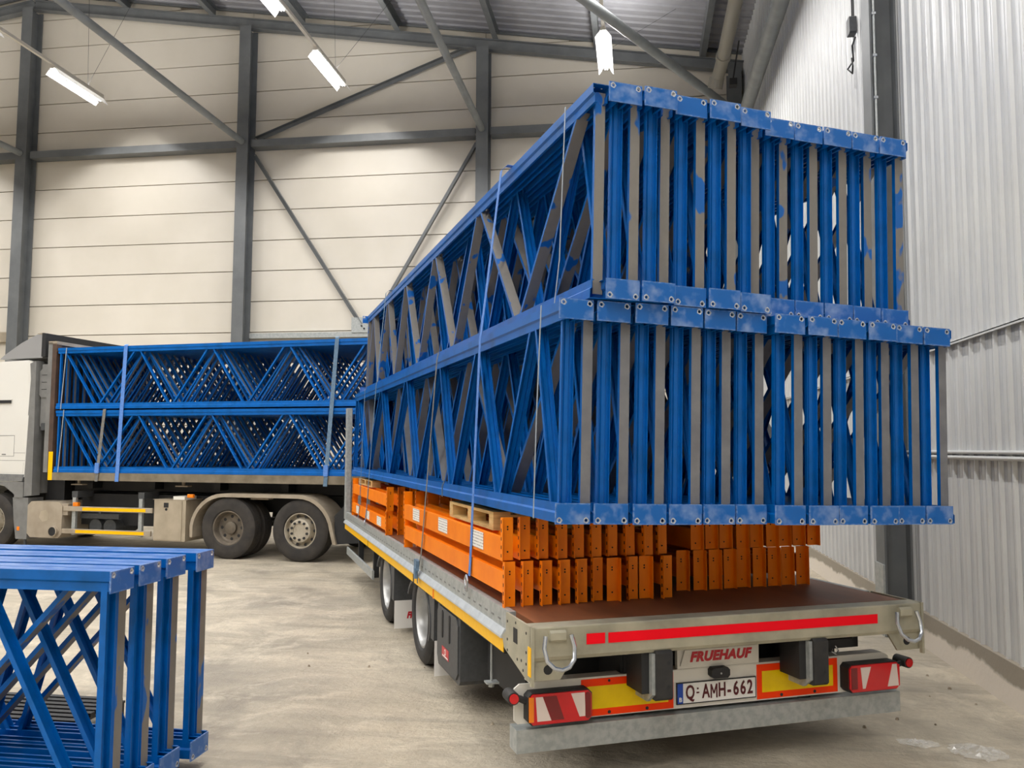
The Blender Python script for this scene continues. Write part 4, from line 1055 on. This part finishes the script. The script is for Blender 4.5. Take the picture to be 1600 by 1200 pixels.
# roof fairing
fa = kp(cabshape([(5.27, 3.44), (5.27, 3.86), (5.40, 3.87), (5.75, 3.72), (6.1, 3.52), (6.22, 3.43)], -1.16, 1.16, .0), 'roof_fairing', M['cabdark'])
kp(MB().prism([(5.20, 3.46), (5.29, 3.46), (5.29, 3.89), (5.20, 3.88)], 0, -1.17, 1.17), 'fairing_edge', M['black'], fa)
kp(MB().prism([(5.29, 3.86), (5.40, 3.875), (5.40, 3.885), (5.27, 3.895)], 0, -1.165, 1.165), 'fairing_lip', M['dusty'], fa)

# uprights on the truck
LT, HT = 6.3, 1.09
LOt = [.35, 1.05, 2.5, 3.95, 5.45]; LOt = [1.05, 2.5, 3.95, 5.45]; HIt = [.3, 1.75, 3.2, 4.65, 6.2]
upT = make_upright(LT, HT, LOt, HIt, M['grey_web'], plates=False, ws=.7, ds=1.1)
for lay, z0_ in (('lower', 1.387), ('upper', 2.505)):
    for i in range(23):
        x = -1.195 + .1045 * i
        rev = i % 2 == 1
        Mx = TRUCK @ Tm(x, -1.44 + random.uniform(-.02, .02), z0_)
        if rev: Mx = Mx @ Tm(0, LT, 0) @ R4(math.pi)
        if i == 0: lb_ = 'blue rack upright on the outer side of the %s layer on the truck' % lay
        else: lb_ = 'blue rack upright, %s inwards from the outer side, %s layer on the truck' % (ORD[i], lay)
        put(upT, Mx, lb_, 'uprights on the truck')
# straps on the truck
def tstrap(y, z0_, z1_, m, wid, l, x=-1.262, dy=0.0):
    o = MB().ribbon([(x - .008, y - dy, z0_), (x, y, z1_), (x + .03, y, z1_ + .02)] if z1_ > 3 else [(x - .008, y - dy, z0_), (x, y, z1_)], wid, .004).build('lashing_strap', m); o.matrix_world = TRUCK
    return tag(o, l, 'strap')
a_ = tstrap(3.41, 1.24, 3.60, M['tarp_blue'], .075, 'blue lashing strap over both layers on the truck, beside the grey one', dy=-.08)
b_ = tstrap(3.80, 1.24, 2.495, M['web_grey'], .06, 'grey lashing strap over the lower layer on the truck only', dy=-.11)
c_ = tstrap(-.62, 1.22, 3.615, M['web_slate'], .07, 'grey-blue lashing strap on the truck close to the trailer', dy=-.16)
for o_, y in ((b_, 3.90), (c_, -.47)): MB().bbox((-1.285, y - .04, 1.38), (-1.262, y + .04, 1.56), .01, ax=0).build('ratchet', M['tarp_blue'], o_)
for lay, z0_ in (('lower', 1.39), ('upper', 2.495)):
    o = MB().ribbon([(-1.262, 4.73, z0_), (-1.258, 4.66, z0_ + 1.1)], .018, .003).build('steel_band', M['band']); o.matrix_world = TRUCK; tag(o, 'thin pale band on the %s layer of the truck beside the bulkhead' % lay, 'band')

# ------------------------------------------------------------------ pile on the floor
PILE = R4(math.pi / 2)
LOp = [.14, 1.14, 2.4, 3.8, 5.3, 7.1]; HIp = [.78, 1.78, 2.95, 4.45, 6.05, 8.12]
LP = 8.35
upP = make_upright(LP, HH, LOp, HIp, M['zinc'], top=M['blue_scuffed_glare'], sa=(.055, 0, 1.05), sb=(.045, -.004, .9), sd=1.3)
py_ = [3.80, 4.035, 4.285, 4.545]; pxx = [-2.535, -2.53, -2.53, -2.50]
for i in range(4):
    A_ = Tm(pxx[i], py_[i] + .075, .082) @ PILE
    put(upP, A_, ['nearest blue rack upright of the floor pile, foot plates out', 'second blue rack upright of the floor pile, foot plates out', 'third blue rack upright of the floor pile, foot plates out', 'farthest blue rack upright of the floor pile, standing slightly apart'][i], 'uprights of the floor pile')
    B_ = Tm(pxx[i] - .012, py_[i] + .178, .082) @ PILE @ Tm(0, LP, 0) @ R4(math.pi)
    put(upP, B_, 'plain-ended rack upright beside the %s foot plate of the floor pile' % ORD[i], 'uprights of the floor pile')
for x, l in ((-2.95, 'close to the foot plates'), (-6.2, 'in the middle'), (-9.6, 'at the far end')):
    o = MB().bbox((x - .05, 3.7, 0), (x + .05, 4.8, .08), .006).build('timber_bearer', M['wood']); tag(o, 'squared timber bearer under the floor pile, ' + l, 'bearer')
# black plastic pallet behind the pile
bpal = empty('plastic_pallet', Tm(-4.75, 4.86, 0)); tag(bpal, 'black plastic pallet lying flat behind the floor pile', 'pallet')
for k in range(8): MB().box((0, .02 + k * .075, .10), (1.25, .065 + k * .075, .125)).build('slat', M['black'], bpal)
for k in range(3): MB().box((k * .575, 0, .085), (k * .575 + .1, .62, .10)).build('cross_bar', M['black'], bpal)
for k in range(3):
    for j in range(2): MB().box((k * .575, .05 + j * .46, 0), (k * .575 + .1, .15 + j * .46, .085)).build('block', M['black'], bpal)
# ------------------------------------------------------------------ scraps on the floor
def scrap(name, cx, cy, w_, d, h, m, l, cat, seed):
    rnd = random.Random(seed); n = 14; mb = MB()
    P_ = [[(cx + (i / n - .5) * w_ + rnd.uniform(-.02, .02) * w_, cy + (j / n - .5) * d + rnd.uniform(-.03, .03) * d, .004 + h * rnd.random() ** 2 * (1 - abs(i / n - .5) * 1.6) * (1 - abs(j / n - .5) * 1.6)) for j in range(n + 1)] for i in range(n + 1)]
    for i in range(n):
        for j in range(n):
            if (i / n - .5) ** 2 + (j / n - .5) ** 2 > .2 + .07 * rnd.random(): continue
            mb.quad([P_[i][j], P_[i + 1][j], P_[i + 1][j + 1], P_[i][j + 1]])
    o = mb.build(name, m); return tag(o, l, cat)
kf = NT('thin_clear_plastic_film'); kf.b.inputs['Base Color'].default_value = (.9, .9, .88, 1); kf.b.inputs['Alpha'].default_value = .28; kf.b.inputs['Roughness'].default_value = .15; kf.b.inputs['Specular IOR Level'].default_value = .9
scrap('plastic_film', 2.02, 5.62, .34, .3, .06, kf.m, 'crumpled clear plastic film on the floor between trailer and kerb', 'film', 3)
scrap('plastic_film', 1.72, 5.74, .26, .16, .04, kf.m, 'flat strip of clear plastic film beside the trailer bumper', 'film', 5)
gr = MB(); rnd = random.Random(11)
for k in range(46):
    if k < 26: x, y = rnd.uniform(1.3, 2.5), rnd.choice((rnd.uniform(4.2, 5.3), rnd.uniform(6.0, 7.8)))
    else: x, y = rnd.uniform(-3.0, .3), rnd.uniform(4.4, 9)
    r_ = rnd.uniform(.006, .016)
    gr.cyl((x, y, -.002), (x, y, r_ * 1.1), r_, 6, r2=r_ * .5)
tag(gr.build('gravel', mat('stone_chips', srgb(120, 108, 92), srgb(196, 184, 164), rough=.9, ns=30)), 'scattered small stone chips on the concrete floor', 'gravel', kind='stuff')
